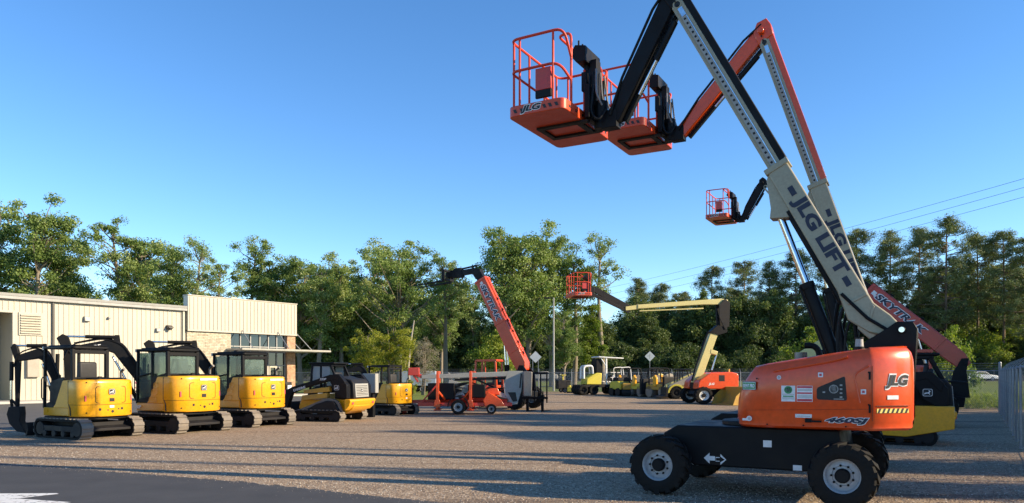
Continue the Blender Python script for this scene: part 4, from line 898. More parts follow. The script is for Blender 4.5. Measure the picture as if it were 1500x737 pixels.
def mini_roller(label, loc, deg, rops=True, body=None, panel=None, tall=1.3):
    """compact ride-on machine: panelled dark end, drum, yellow body, seat, ROPS hoop"""
    t = thing('compact_roller', label, 'compact roller', loc, deg)
    body = body or YELLOW2; panel = panel or DARKG
    for x in (.75, -.75):
        d = B(); d.lathe([(.05, -.5), (.40, -.5), (.42, -.47), (.42, .47), (.40, .5), (.05, .5)], (x, 0, .42), 'y', 26); d.obj('drum', STEELW, t)
    b = B(); b.prism([(-1.1, .55), (1.1, .55), (1.1, .9), (.4, 1.0), (-.3, .95), (-1.1, 1.05)], 'y', -.5, .5); b.obj('body', body, t, bevel=.05, seg=3)
    f = B(); f.prism(fil2([(1.0, .2), (1.22, .2), (1.25, tall), (1.0, tall)], .06), 'y', -.62, .62); f.obj('end_panel', panel, t, bevel=.02)
    lg = B(); lg.box(1.252, 1.256, -.05, .05, .72, .86); lg.obj('panel_mark', STICK, t, smooth=0)
    s = B(); s.prism([(-.5, .95), (-.05, .95), (0, 1.08), (-.35, 1.1), (-.45, 1.6), (-.56, 1.6)], 'y', -.25, .25); s.bar((.35, 0, .9), (.2, 0, 1.45), .07, .07); s.lathe([(.18, -.015), (.18, .015), (.14, .015), (.14, -.015)], (.2, 0, 1.45), 'z', 16); s.obj('seat', SEAT, t, bevel=.04)
    if rops:
        r = B(); r.tube(fillet([(-.7, -.5, .9), (-.75, -.5, 2.1), (-.75, .5, 2.1), (-.7, .5, .9)], .2), .05, 8); r.obj('rollover_bar', BLACKP, t)
    fd = B(); fd.prism([(.2, .8), (-.2, .8), (-.2, 1.5), (.0, 1.62), (.2, 1.4)], 'y', -.56, -.38); fd.obj('side_fender', YELLOW, t, bevel=.03)
    return t
def walk_roller(label, loc, deg, body=None):
    t = thing('trench_roller', label, 'trench roller', loc, deg)
    for x in (.4, -.4):
        d = B(); d.lathe([(.05, -.4), (.3, -.4), (.3, .4), (.05, .4)], (x, 0, .3), 'y', 22)
        for k in range(10):
            a = 2 * PI * k / 10; d.bar((x + .31 * math.cos(a), -.36, .3 + .31 * math.sin(a)), (x + .31 * math.cos(a), .36, .3 + .31 * math.sin(a)), .05, .05)
        d.obj('drum', DARKG, t)
    b = B(); b.prism(fil2([(-.7, .5), (.7, .5), (.7, .95), (.2, 1.15), (-.6, 1.1)], .08), 'y', -.32, .32); b.obj('body', body or YELLOW2, t, bevel=.04)
    e = B(); e.box(-.3, .3, -.25, .25, 1.12, 1.42); e.obj('engine', BLACKP, t, bevel=.04)
    h = B(); h.tube(fillet([(-.6, -.25, .9), (-1.2, -.25, 1.3), (-1.2, .25, 1.3), (-.6, .25, .9)], .1), .025, 8); h.obj('handle', BLACKP, t)
    return t
def skid_loader(label, loc, deg):
    t = thing('skid_loader', label, 'skid loader', loc, deg)
    for x in (.62, -.55):
        for s in (1, -1): wheel(t, (x, s * .72, .42), .42, .3, .2, s, rim=DARKG, lugs=14, lug=.03)
    b = B(); b.prism([(-1.1, .45), (-1.15, .9), (-.6, 1.05), (.8, .9), (.95, .4)], 'y', -.52, .52); b.obj('body', CREAMY, t, bevel=.03)
    for s in (1, -1):
        a = B(); a.prism([(-1.15, .85), (-1.05, 1.65), (-.75, 1.75), (1.05, .95), (1.35, .35), (1.2, .3), (.85, .75), (-.7, 1.15)], 'y', s * .58, s * .78); a.obj('lift_arm', CREAMY if s < 0 else GREYT, t, bevel=.02)
    lg = B(); lg.lathe([(.14, .781), (.14, .786), (.10, .786), (.10, .781)], (-.55, 0, 1.3), 'y', 18); lg.obj('round_mark', STICK, t, smooth=0)
    f = B(); o = [(.62 + r * math.cos(a), .42 + r * math.sin(a)) for r, rg in ((.47, range(0, 11)), (.58, range(10, -1, -1))) for a in [PI * k / 10 for k in rg]]
    f.prism(o, 'y', .56, .9); f.obj('fender', YELLOW2, t, bevel=.01)
    c = B()
    for s in (1, -1): c.bar((.5, s * .42, .9), (.42, s * .42, 1.95), .07, .07); c.bar((-.6, s * .42, 1.0), (-.4, s * .42, 1.95), .07, .07); c.bar((.1, s * .42, 1.0), (.1, s * .42, 1.95), .06, .06)
    c.box(-.45, .5, -.47, .47, 1.93, 2.02); c.obj('cab_frame', BLACKP, t, bevel=.02)
    bk = B(); bk.prism([(1.2, .15), (1.9, .1), (1.9, .16), (1.35, .25), (1.3, .8), (1.2, .8)], 'y', -.9, .9); bk.obj('loader_bucket', DARKG, t, bevel=.01)
    return t
GREYT = paint('tan_grey_paint', (.34, .30, .24), .5, dirt=.3)
def loader_bucket(label, loc, deg):
    t = thing('loader_bucket', label, 'bucket', loc, deg)
    b = B(); o = [(0, 0), (1.0, 0), (1.02, .04), (.35, .10), (.16, .28), (.10, .6), (.20, .98), (.10, 1.0), (-.05, .62), (-.04, .2)]
    b.prism(o, 'y', -.95, .95); b.obj('bucket_shell', BUCKETY, t, bevel=.012)
    for y in (-.955, .955): s = B(); s.prism([(0, .02), (1.0, .02), (.8, .5), (.22, .96), (-.04, .6)], 'y', y - .02, y + .02); s.obj('side_plate', BUCKETY, t, bevel=.006)
    m = B(); m.box(-.16, -.04, -.4, .4, .15, .75); m.obj('coupler_plate', DARKG, t, bevel=.01)
    return t
def plate_compactor(label, loc, deg):
    t = thing('plate_compactor', label, 'compactor', loc, deg)
    b = B(); b.prism([(-.35, .0), (.3, .0), (.42, .12), (.38, .14), (-.35, .08)], 'y', -.25, .25); b.obj('base_plate', DARKG, t, bevel=.01)
    e = B(); e.box(-.2, .2, -.2, .2, .12, .55); e.cyl((0, 0, .55), (0, 0, .68), .12, None, 14); e.obj('engine', YELLOW2, t, bevel=.04)
    h = B(); h.tube(fillet([(-.1, -.2, .3), (-.6, -.2, 1.05), (-.6, .2, 1.05), (-.1, .2, .3)], .1), .02, 8); h.obj('handle', BLACKP, t)
    return t
def generator(label, loc, deg):
    t = thing('light_tower', label, 'generator', loc, deg)
    b = B(); b.box(-.6, .6, -.4, .4, .35, 1.15); b.obj('engine_housing', DARKG, t, bevel=.06, seg=3)
    for s in (1, -1): wheel(t, (0, s * .5, .25), .25, .14, .13, s, lugs=0)
    m = B(); m.bar((.0, 0, 1.15), (0, 0, 1.6), .1, .1); m.box(-.2, .2, -.25, .25, 1.55, 1.62); m.bar((.6, 0, .4), (1.2, 0, .4), .08, .08); m.bar((1.15, 0, .02), (1.15, 0, .45), .06, .06); m.obj('mast', YELLOW2, t, bevel=.01)
    return t
def parked_car(label, loc, deg, col, van=False):
    t = thing('parked_car', label, 'car', loc, deg)
    prof = [(-2.25, .35), (2.25, .35), (2.3, .62), (2.15, .85), (1.15, .98), (.45, 1.42), (-.75, 1.46), (-1.55, 1.08), (-2.2, 1.0), (-2.3, .7)]
    if van: prof = [(-2.4, .4), (2.3, .4), (2.35, .7), (2.2, 1.0), (1.4, 1.1), (.9, 1.75), (-2.3, 1.8), (-2.4, 1.0)]
    b = B(); b.prism(prof, 'y', -.86, .86); b.obj('body', col, t, bevel=.10, seg=3)
    g = B()
    wp = [(1.0, 1.0), (.42, 1.36), (-.70, 1.40), (-1.30, 1.06)] if not van else [(1.2, 1.12), (.85, 1.66), (-2.1, 1.70), (-2.1, 1.15)]
    g.prism(wp, 'y', .855, .868); g.prism(wp, 'y', -.868, -.855)
    g.obj('side_window', WINGL, t)
    for x in (1.4, -1.4):
        for s in (1, -1): wheel(t, (x, s * .78, .33), .33, .2, .21, s, lugs=0)
    l = B(); l.box(2.22, 2.31, .5, .78, .66, .78); l.box(2.22, 2.31, -.78, -.5, .66, .78); l.obj('headlight', STICK, t, bevel=.02)
    return t
def box_trailer(label, loc, deg):
    t = thing('box_trailer', label, 'trailer', loc, deg)
    b = B(); b.box(-1.7, 1.7, -.9, .9, .6, 1.95); b.obj('box_body', PALEB, t, bevel=.04)
    d = B(); d.box(-.2, .4, -.905, -.9, .9, 1.7); d.box(.55, .7, -.905, -.9, .9, 1.7); d.obj('side_panel', STICK, t, smooth=0)
    for x in (-.4, .4):
        for s in (1, -1): wheel(t, (x, s * .8, .32), .32, .2, .18, s, lugs=0)
    h = B(); h.bar((1.7, 0, .55), (2.6, 0, .5), .1, .1); h.bar((-1.7, 0, .55), (1.7, 0, .55), .9, .1); h.obj('drawbar', DARKG, t)
    return t
PALEB = paint('pale_blue_paint', (.42, .50, .60), .4, dirt=.2)
# ------------------------------------------------------------------ ground materials
def ground_mat(name, cols, scale, bump=.4, rough=.95, fine=60, bdist=.02):
    m, N, L, p, out = new_mat(name); co = objco(N)
    a = noise(N, L, scale, 6, co, .6); f = noise(N, L, fine, 4, co, .7)
    c1 = ramp(N, L, a.outputs[0], [(.3, cols[0]), (.7, cols[1])]); c2 = ramp(N, L, f.outputs[0], [(.3, cols[2]), (.72, cols[3])])
    L.new(mixc(N, L, .5, c1.outputs[0], c2.outputs[0]), p.inputs['Base Color']); p.inputs['Roughness'].default_value = rough; p.inputs['Specular IOR Level'].default_value = .2
    b = N.new('ShaderNodeBump'); b.inputs['Strength'].default_value = bump; b.inputs['Distance'].default_value = bdist; L.new(f.outputs[0], b.inputs['Height']); L.new(b.outputs[0], p.inputs['Normal'])
    return m
def gravel_mat():
    m, N, L, p, out = new_mat('gravel_lot'); co = objco(N)
    v = N.new('ShaderNodeTexVoronoi'); v.inputs['Scale'].default_value = 27; L.new(co, v.inputs['Vector'])
    v2 = N.new('ShaderNodeTexVoronoi'); v2.inputs['Scale'].default_value = 75; L.new(co, v2.inputs['Vector'])
    big = noise(N, L, .35, 5, co, .6); mid = noise(N, L, 2.2, 5, co, .65)
    mp = N.new('ShaderNodeMapping'); mp.inputs['Rotation'].default_value = (0, 0, R(-27 + 14)); mp.inputs['Scale'].default_value = (.05, 1.3, 1); L.new(co, mp.inputs['Vector'])
    rut = noise(N, L, 1.0, 4, mp.outputs[0], .6)
    sep = N.new('ShaderNodeSeparateColor'); L.new(v.outputs['Color'], sep.inputs[0])
    stone = ramp(N, L, sep.outputs[0], [(.0, (.07, .045, .028)), (.35, (.24, .165, .10)), (.7, (.41, .30, .195)), (1, (.74, .61, .45))])
    sep2 = N.new('ShaderNodeSeparateColor'); L.new(v2.outputs['Color'], sep2.inputs[0])
    fine = ramp(N, L, sep2.outputs[0], [(.0, (.07, .05, .035)), (.6, (.28, .215, .15)), (1, (.60, .50, .38))])
    s1 = mixc(N, L, .5, stone.outputs[0], fine.outputs[0])
    dirt = ramp(N, L, big.outputs[0], [(.35, (.31, .205, .125)), (.65, (.22, .16, .108))])
    df = ramp(N, L, mid.outputs[0], [(.35, .05), (.75, .42)])
    s2 = mixc(N, L, df.outputs[0], s1, dirt.outputs[0])
    rf = ramp(N, L, rut.outputs[0], [(.56, 0), (.66, .7)])
    s3 = mixc(N, L, rf.outputs[0], s2, (.10, .072, .055))
    L.new(s3, p.inputs['Base Color']); p.inputs['Roughness'].default_value = .95; p.inputs['Specular IOR Level'].default_value = .15
    add = N.new('ShaderNodeMath'); add.operation = 'SUBTRACT'; add.inputs[0].default_value = 1; L.new(v.outputs['Distance'], add.inputs[1])
    b = N.new('ShaderNodeBump'); b.inputs['Strength'].default_value = .6; b.inputs['Distance'].default_value = .02; L.new(add.outputs[0], b.inputs['Height'])
    b2 = N.new('ShaderNodeBump'); b2.inputs['Strength'].default_value = .6; b2.inputs['Distance'].default_value = .06; L.new(rut.outputs[0], b2.inputs['Height']); L.new(b.outputs[0], b2.inputs['Normal'])
    L.new(b2.outputs[0], p.inputs['Normal'])
    return m
GRAVEL = gravel_mat()
ASPH = ground_mat('asphalt', [(.040, .042, .046), (.075, .076, .078), (.035, .037, .040), (.095, .095, .095)], 1.4, .3, .85, 180, .006)
ASPH2 = ground_mat('old_asphalt', [(.09, .088, .085), (.12, .118, .113), (.08, .078, .075), (.14, .138, .132)], .5, .3, .9, 120, .006)
CONC = ground_mat('concrete', [(.42, .40, .36), (.50, .48, .43), (.40, .38, .34), (.52, .50, .45)], .6, .1, .9, 60, .004)
GRASSB = ground_mat('grass_ground', [(.09, .135, .025), (.17, .21, .045), (.07, .11, .02), (.24, .26, .07)], .25, .8, 1, 12, .08)
def worn_mark():
    m, N, L, p, out = new_mat('worn_road_marking'); co = objco(N); n = noise(N, L, 9, 6, co, .7); f = ramp(N, L, n.outputs[0], [(.36, 0), (.46, 1)])
    p.inputs['Base Color'].default_value = (.66, .66, .63, 1); p.inputs['Roughness'].default_value = .75
    t = N.new('ShaderNodeBsdfTransparent'); mx = N.new('ShaderNodeMixShader'); L.new(f.outputs[0], mx.inputs[0]); L.new(t.outputs[0], mx.inputs[1]); L.new(p.outputs[0], mx.inputs[2]); L.new(mx.outputs[0], out.inputs[0]); return m
MARK = worn_mark()
MARK_ = paint('road_marking', (.72, .72, .70), .7, dirt=.5, dirtcol=(.2, .2, .2), scale=8)

def sheet(name, poly, z, m, parent=None):
    b = B(); b.add([(x, y, z) for x, y in poly], [tuple(range(len(poly)))]); o = b.obj(name, m, parent, smooth=0)
    o['kind'] = 'structure'; return o
# ground: one sheet to the horizon, flat in the yard, rising a little towards the road beyond the fence
xs = [-900, -300, -150, -60, 0, 60, 150, 300, 900]; ys = [-300, -60, 0, 40, 78, 84, 92, 100, 108, 300, 1200]
def gz(y): return 0.0 if y <= 78 else (.6 * (y - 78) / 30 if y < 108 else .6)
b = B(); vs = [(x, y, gz(y)) for y in ys for x in xs]; k = len(xs)
b.add(vs, [(j * k + i, j * k + i + 1, (j + 1) * k + i + 1, (j + 1) * k + i) for j in range(len(ys) - 1) for i in range(k - 1)])
g = b.obj('ground', GRASSB, None, smooth=0); g['kind'] = 'structure'
FD = Vector((.616, .788, 0)); FN = Vector((.788, -.616, 0)); P0 = Vector((-28.2, 46, 0))
def fp(s, off): v = P0 + FD * s + FN * off; return (v.x, v.y)
sheet('gravel_lot', [(60, -40), (60, 25), (24.5, 36), (24.5, 70), (-6, 71.5), (-3.5, 52), fp(13, 24), fp(-60, 24), (-60, -40)], .004, GRAVEL)
sheet('service_road', [fp(-70, 24.3), fp(13, 24.3), fp(16, 8), fp(16, 2.6), fp(-70, 2.6)], .008, ASPH2)
b = B()
for i_, (s0, s1) in enumerate(((-14, 4.0), (4.0, 21))):
    q = [fp(s0, .02), fp(s1, .02), fp(s1, 2.6), fp(s0, 2.6)]
    b.hexa([(x, y, -.02) for x, y in q] + [(x, y, .12) for x, y in q])
o = b.obj('sidewalk', CONC, None, bevel=.02); o['kind'] = 'structure'
# foreground driveway: edge slightly ragged
ed = [(-14.0, 16.2), (-9.55, 14.0), (-7.6, 13.2), (-5.64, 12.36), (-4.0, 11.55), (-2.41, 10.62), (-1.0, 9.8), (.6, 8.9), (3.0, 7.6)]
rng = random.Random(3); e2 = []
for (xa, ya), (xb, yb) in zip(ed, ed[1:]):
    for k in range(24):
        t = k / 24; e2.append((xa + (xb - xa) * t + rng.uniform(-.02, .02), ya + (yb - ya) * t + rng.uniform(-.07, .06)))
sheet('driveway', [(-14, -20)] + [(3, -20), (3, 7.6)] + e2[::-1], .010, ASPH)
sheet('arrow_marking', [(-7.6, 10.46), (-6.37, 10.50), (-6.30, 10.44), (-6.62, 10.05), (-5.73, 9.76), (-5.9, 9.55), (-8.2, 9.6)], .015, MARK)
FLOOR = ground_mat('leaf_litter', [(.030, .028, .016), (.05, .045, .025), (.02, .022, .012), (.07, .06, .035)], .3, .8, 1, 6, .1)
sheet('wood_floor', [(-300, 122), (300, 122), (300, 400), (-300, 400)], .612, FLOOR)
sheet('road', [(-200, 110), (200, 110), (200, 120), (-200, 120)], .610, ASPH2)
# loose stones along the near part of the lot
def stones(name, n, fn, seed, smin, smax, m):
    rs = np.random.RandomState(seed); V = []; F = []
    base = np.array([(1, 0, 0), (0, 1, 0), (-1, 0, 0), (0, -1, 0), (0, 0, .7), (0, 0, -.5)]); fac = [(0, 1, 4), (1, 2, 4), (2, 3, 4), (3, 0, 4), (1, 0, 5), (2, 1, 5), (3, 2, 5), (0, 3, 5)]
    P = []
    while len(P) < n:
        q = fn(rs)
        if q is not None: P.append(q)
    P = np.array(P); sz = rs.uniform(smin, smax, n) ** 1.0
    V = base[None] * (sz[:, None, None] * rs.uniform(.6, 1.3, (n, 6, 1)))
    a = rs.uniform(0, 6.28, n); c, s = np.cos(a)[:, None], np.sin(a)[:, None]
    X = V[..., 0] * c - V[..., 1] * s + P[:, 0:1]; Y = V[..., 0] * s + V[..., 1] * c + P[:, 1:2]; Z = V[..., 2] + .006
    vv = np.stack([X, Y, Z], -1).reshape(-1, 3); ff = (np.array(fac)[None] + (np.arange(n) * 6)[:, None, None]).reshape(-1)
    me = bpy.data.meshes.new(name); me.vertices.add(len(vv)); me.vertices.foreach_set('co', vv.ravel().astype(np.float32))
    nf = n * 8; me.loops.add(nf * 3); me.loops.foreach_set('vertex_index', ff.astype(np.int32)); me.polygons.add(nf)
    me.polygons.foreach_set('loop_start', (np.arange(nf) * 3).astype(np.int32)); me.update(calc_edges=True)
    at_ = me.color_attributes.new('tint', 'FLOAT_COLOR', 'POINT'); t = np.repeat(rs.rand(n), 6); at_.data.foreach_set('color', np.stack([t, t, t, np.ones_like(t)], -1).ravel().astype(np.float32))
    me.materials.append(m); o = bpy.data.objects.new(name, me); C.objects.link(o); return o
def stone_mat():
    m, N, L, p, out = new_mat('loose_stone'); a = N.new('ShaderNodeAttribute'); a.attribute_name = 'tint'
    r = ramp(N, L, a.outputs['Fac'], [(0, (.12, .09, .07)), (.5, (.28, .22, .17)), (.85, (.40, .34, .28)), (1, (.62, .57, .5))]); L.new(r.outputs[0], p.inputs['Base Color']); p.inputs['Roughness'].default_value = .9; return m
STONE = stone_mat()
def edge_y(x):
    for (xa, ya), (xb, yb) in zip(ed, ed[1:]):
        if xa <= x <= xb: return ya + (yb - ya) * (x - xa) / (xb - xa)
    return 7.4
def fn1(rs):
    y = 6.5 + 12 * rs.rand() ** 1.3; x = rs.uniform(-.72, .72) * y
    return (x, y) if y > edge_y(x) - .1 and x < 12 else None
o = stones('loose_gravel', 36000, fn1, 5, .005, .015, STONE); props(o, 'loose tan and grey stones scattered over the gravel lot', 'gravel', None, 'stuff')
def fn2(rs):
    x = rs.uniform(-9.5, 1.5); y = edge_y(x) - abs(rs.normal(0, .45)) * rs.rand() - .0
    return (x, y)
o = stones('stray_gravel', 1500, fn2, 8, .004, .013, STONE); props(o, 'stray pale stones lying on the asphalt by its edge', 'gravel', None, 'stuff')

# ------------------------------------------------------------------ building (local x along the front, local -y outward)
def siding(name, base):
    m, N, L, p, out = new_mat(name); co = objco(N)
    sx = N.new('ShaderNodeSeparateXYZ'); L.new(co, sx.inputs[0])
    n1 = noise(N, L, .5, 5, co, .6); mp = N.new('ShaderNodeMapping'); mp.inputs['Scale'].default_value = (6, 1, .25); L.new(co, mp.inputs['Vector']); n2 = noise(N, L, 1, 4, mp.outputs[0])
    f = ramp(N, L, n2.outputs[0], [(.45, 0), (.8, .22)]); v = ramp(N, L, n1.outputs[0], [(.3, [c * .93 for c in base]), (.7, base)])
    L.new(mixc(N, L, f.outputs[0], v.outputs[0], (.34, .29, .21)), p.inputs['Base Color']); p.inputs['Roughness'].default_value = .45
    return m
SIDE = siding('cream_metal_siding', (.46, .425, .335)); DOORG = siding('grey_roll_door', (.22, .22, .22)); TRIM = flat('dark_bronze_trim', (.05, .045, .04), .5); TRIMC = flat('cream_trim', (.44, .41, .33), .5)
def veneer(name, cols, sx=1.0):
    m, N, L, p, out = new_mat(name); co = objco(N)
    cx = N.new('ShaderNodeSeparateXYZ'); L.new(co, cx.inputs[0]); cb = N.new('ShaderNodeCombineXYZ'); ad = N.new('ShaderNodeMath'); L.new(cx.outputs[0], ad.inputs[0]); L.new(cx.outputs[1], ad.inputs[1]); L.new(ad.outputs[0], cb.inputs[0]); L.new(cx.outputs[2], cb.inputs[1])
    br = N.new('ShaderNodeTexBrick'); L.new(cb.outputs[0], br.inputs['Vector']); br.inputs['Scale'].default_value = 1; br.inputs['Brick Width'].default_value = .34 * sx; br.inputs['Row Height'].default_value = .11 * sx; br.inputs['Mortar Size'].default_value = .008; br.inputs['Bias'].default_value = 0
    br.inputs['Color1'].default_value = (*cols[0], 1); br.inputs['Color2'].default_value = (*cols[1], 1); br.inputs['Mortar'].default_value = (*cols[2], 1)
    n = noise(N, L, 5, 4, co); v = ramp(N, L, n.outputs[0], [(.3, .65), (.7, 1.2)])
    mm = N.new('ShaderNodeMix'); mm.data_type = 'RGBA'; mm.blend_type = 'MULTIPLY'; mm.inputs[0].default_value = 1; L.new(br.outputs['Color'], mm.inputs[6]); L.new(v.outputs[0], mm.inputs[7]); L.new(mm.outputs[2], p.inputs['Base Color']); p.inputs['Roughness'].default_value = .9
    b = N.new('ShaderNodeBump'); b.inputs['Strength'].default_value = .8; b.inputs['Distance'].default_value = .03; L.new(br.outputs['Fac'], b.inputs['Height']); b.invert = True; L.new(b.outputs[0], p.inputs['Normal'])
    return m
STN = veneer('tan_stone_veneer', [(.55, .49, .37), (.41, .35, .25), (.34, .30, .22)]); BRK = veneer('orange_brick', [(.56, .33, .19), (.46, .25, .14), (.46, .38, .3)], .7)
bd = thing('metal_building', 'cream metal sided building with taller stone and glass office front', 'building', P0, math.degrees(math.atan2(FD.y, FD.x)))
H1, H2, HB = 6.30, 7.20, 4.78
w = B(); w.box(-20, -7.0, 0, 18, 0, H1); w.box(-7.0, -2.0, 0, 18, 5.35, H1); w.box(-2.0, 8.55, 0, 18, 0, H1); w.box(-7, -2.0, 2.5, 18, 0, 5.35)
wo = w.obj('wall', SIDE, bd, smooth=0)
rb = B()
for k in range(-65, 29):
    x = k * .30 + .1
    if -7.05 < x < -1.95: rb.box(x - .02, x + .02, -.03, -.001, 5.36, H1 - .2)
    elif x < 8.4: rb.box(x - .02, x + .02, -.03, -.001, .1, H1 - .2)
ro = rb.obj('wall_rib', SIDE, wo, smooth=0)
rf = B(); rf.prism([(-.25, H1 - .02), (-.28, H1 + .14), (9, H1 + .5), (18.2, H1 + .14), (18.2, H1 - .02)], 'x', -20.2, 8.56); rf.box(-20.2, 8.56, -.26, -.03, H1 - .20, H1 - .03); rf.obj('roof', GREYP, bd, bevel=.01)
rd = B(); rd.box(-7.0, -2.0, 2.3, 2.4, 0, 5.3); 
for k in range(14): rd.box(-6.98, -2.02, 2.27, 2.3, .1 + k * .38, .12 + k * .38)
rd.obj('roller_door', DOORG, bd, smooth=0)
dj = B(); dj.box(-2.12, -1.98, -.06, .25, 0, 5.42); dj.box(-7.02, -6.88, -.06, .25, 0, 5.42); dj.box(-6.88, -2.12, -.06, .25, 5.30, 5.42); dj.obj('door_frame', TRIMC, bd, bevel=.01)
lv = B(); lv.box(-1.80, -.52, -.08, -.032, 4.0, 5.36); lv.m(1)
for k in range(8): z = 4.1 + k * .15; lv.prism([(-.06 - .10, z), (-.075, z + .11), (-.085, z + .12), (-.17, z + .01)], 'x', -1.72, -.60)
lv.obj('louver', [TRIMC, SIDE], bd, smooth=0)
ds = B(); ds.box(.0, .13, -.13, -.035, .1, H1 - .15); ds.obj('downspout', TRIM, bd, bevel=.01)
ds = B(); ds.box(8.30, 8.44, -.13, -.035, .1, H1 - .15); ds.obj('downspout', TRIMC, bd, bevel=.01)
for x, z, s in ((2.0, 5.0, .34), (3.35, 5.25, .14), (6.55, 4.55, .26)):
    l = B(); l.prism([(-.04, z), (-.04, z + s), (-.18, z + s * .9), (-.24, z + s * .1)], 'x', x - s / 2, x + s / 2); l.obj('wall_lamp', GREYP, bd, bevel=.01)
l = B(); l.prism([(-.04, 4.75), (-.04, 5.05), (-.40, 4.92), (-.42, 4.85)], 'x', 7.15, 7.5); l.cyl((7.32, -.25, 4.7), (7.32, -.25, 4.88), .1, .12, 12); l.obj('wall_lamp', TRIM, bd, bevel=.01)
ub = B(); ub.box(-1.4, -.75, -.25, -.035, 1.5, 2.6); ub.box(-.4, -.1, -.2, -.035, 1.0, 3.1); ub.box(1.6, 1.95, -.2, -.035, 1.2, 1.9); ub.obj('utility_box', GREYT, bd, bevel=.015)
CANOPYM = paint('canopy_metal', (.36, .35, .30), .5, dirt=.3)
# office front
up = B(); up.box(8.6, 17.66, -.25, .35, HB, H2); upo = up.obj('parapet', SIDE, bd, smooth=0)
r2 = B()
for k in range(30): x = 8.75 + k * .30; r2.box(x - .02, x + .02, -.285, -.251, HB + .06, H2 - .06)
r2.obj('wall_rib', SIDE, upo, smooth=0)
tr = B(); tr.box(8.56, 17.70, -.30, .40, H2, H2 + .07); tr.box(8.56, 17.70, -.29, -.24, HB - .07, HB + .0); tr.obj('coping', TRIMC, bd, bevel=.008)
vt = B(); vt.box(12.7, 13.2, 1.0, 1.5, H2 + .07, H2 + .3); vt.obj('roof_vent', TRIMC, bd, bevel=.02)
sv = B(); sv.box(8.6, 11.98, -.12, .3, 0, HB - .07); sv.obj('stone_wall', STN, bd, smooth=0)
bp_ = B(); bp_.box(16.85, 17.60, -.14, .5, 0, HB - .07); bp_.obj('brick_pillar', BRK, bd, smooth=0)
bw = B(); bw.box(11.98, 17.58, .45, 10, 0, HB - .02); bw.obj('end_wall', STN, bd, smooth=0)
gl = B(); gl.box(11.98, 16.85, .16, .18, .12, HB - .07); gl.obj('storefront_glass', WINGL, bd, smooth=0)
mu = B()
for x in (12.02, 12.9, 13.75, 14.55, 15.3, 16.05, 16.80): mu.box(x - .035, x + .035, .08, .16, .13, HB - .07)
for z in (.16, 2.35, 3.35, 3.75): mu.box(12.0, 16.84, .085, .155, z - .035, z + .035)
mu.obj('mullion', GREYP, bd, smooth=0)
for x in (14.55, 15.3):
    d = B(); d.box(x + .06, x + .69, .04, .08, .16, .40); d.box(x + .06, x + .69, .04, .08, 2.18, 2.3); d.box(x + .06, x + .15, .04, .08, .4, 2.18); d.box(x + .60, x + .69, .04, .08, .4, 2.18); dd = d.obj('entrance_door', TRIMC, bd, bevel=.005)
    h = B(); h.tube([(x + .2, -.01, .95), (x + .2, -.01, 1.4)], .018, 8); h.obj('handle', CHROME, dd)
pst = B(); pst.box(14.75, 15.05, .02, .03, 1.2, 1.75); pst.box(15.5, 15.85, .02, .03, 1.1, 1.5); pst.box(16.2, 16.5, .02, .03, .5, 1.0); pst.obj('window_notice', STICK, bd, smooth=0)
cn = B(); cn.box(11.6, 19.5, -2.2, -.16, 3.42, 3.56); cn.box(17.62, 19.5, -.16, 3.0, 3.42, 3.56); cno = cn.obj('entrance_canopy', CANOPYM, bd, bevel=.015)
cs_ = B(); cs_.box(11.65, 19.45, -2.15, -.2, 3.40, 3.418); cs_.obj('canopy_soffit', GREYP, cno, smooth=0)
rd_ = B()
for x in (12.8, 15.9): rd_.tube([(x, -.3, HB + .15), (x + .0, -1.7, 3.6)], .03, 8)
for y in (-.2, 1.2, 2.6): rd_.tube([(17.7, y, HB + .1), (19.2, y, 3.56)], .03, 8)
rd_.obj('canopy_rod', GALV, bd)

# small things by the building
def lp(x, y, z=0): v = P0 + FD * x - FN * y; return (v.x, v.y, z)   # building-local to world
hd = math.degrees(math.atan2(FD.y, FD.x))
t = thing('transformer_cabinet', 'green electrical cabinet on a pad before the cream siding', 'cabinet', lp(4.6, -3.6), hd)
b = B(); b.box(-.7, .7, -.5, .5, .15, 1.75); b.obj('cabinet_body', paint('cabinet_green', (.16, .20, .13), .5, dirt=.2), t, bevel=.03)
b = B(); b.box(-.02, .02, -.515, -.50, .2, 1.6); b.box(-.25, .05, -.512, -.50, .9, 1.3); b.obj('door_seam', BLK, t, smooth=0)
b = B(); b.box(-.9, .9, -.7, .7, 0, .15); b.obj('pad', CONC, t, bevel=.02)
b = B(); b.box(-.35, .15, -.3, .3, 1.75, 2.3); b.obj('top_box', BLACKP, t, bevel=.02)
t = thing('sandwich_board', 'small dark sandwich board standing by the glass entrance', 'sign', lp(16.2, -1.2, .12), hd)
b = B(); b.bar((0, -.2, 0), (0, 0, .95), .55, .03, (0, 1, 0)); b.bar((0, .2, 0), (0, .0, .95), .55, .03, (0, 1, 0)); b.obj('board', BLACKP, t, bevel=.01)
b = B(); b.box(-.18, .18, -.17, -.15, .3, .7); b.obj('notice', STICK, t, smooth=0)

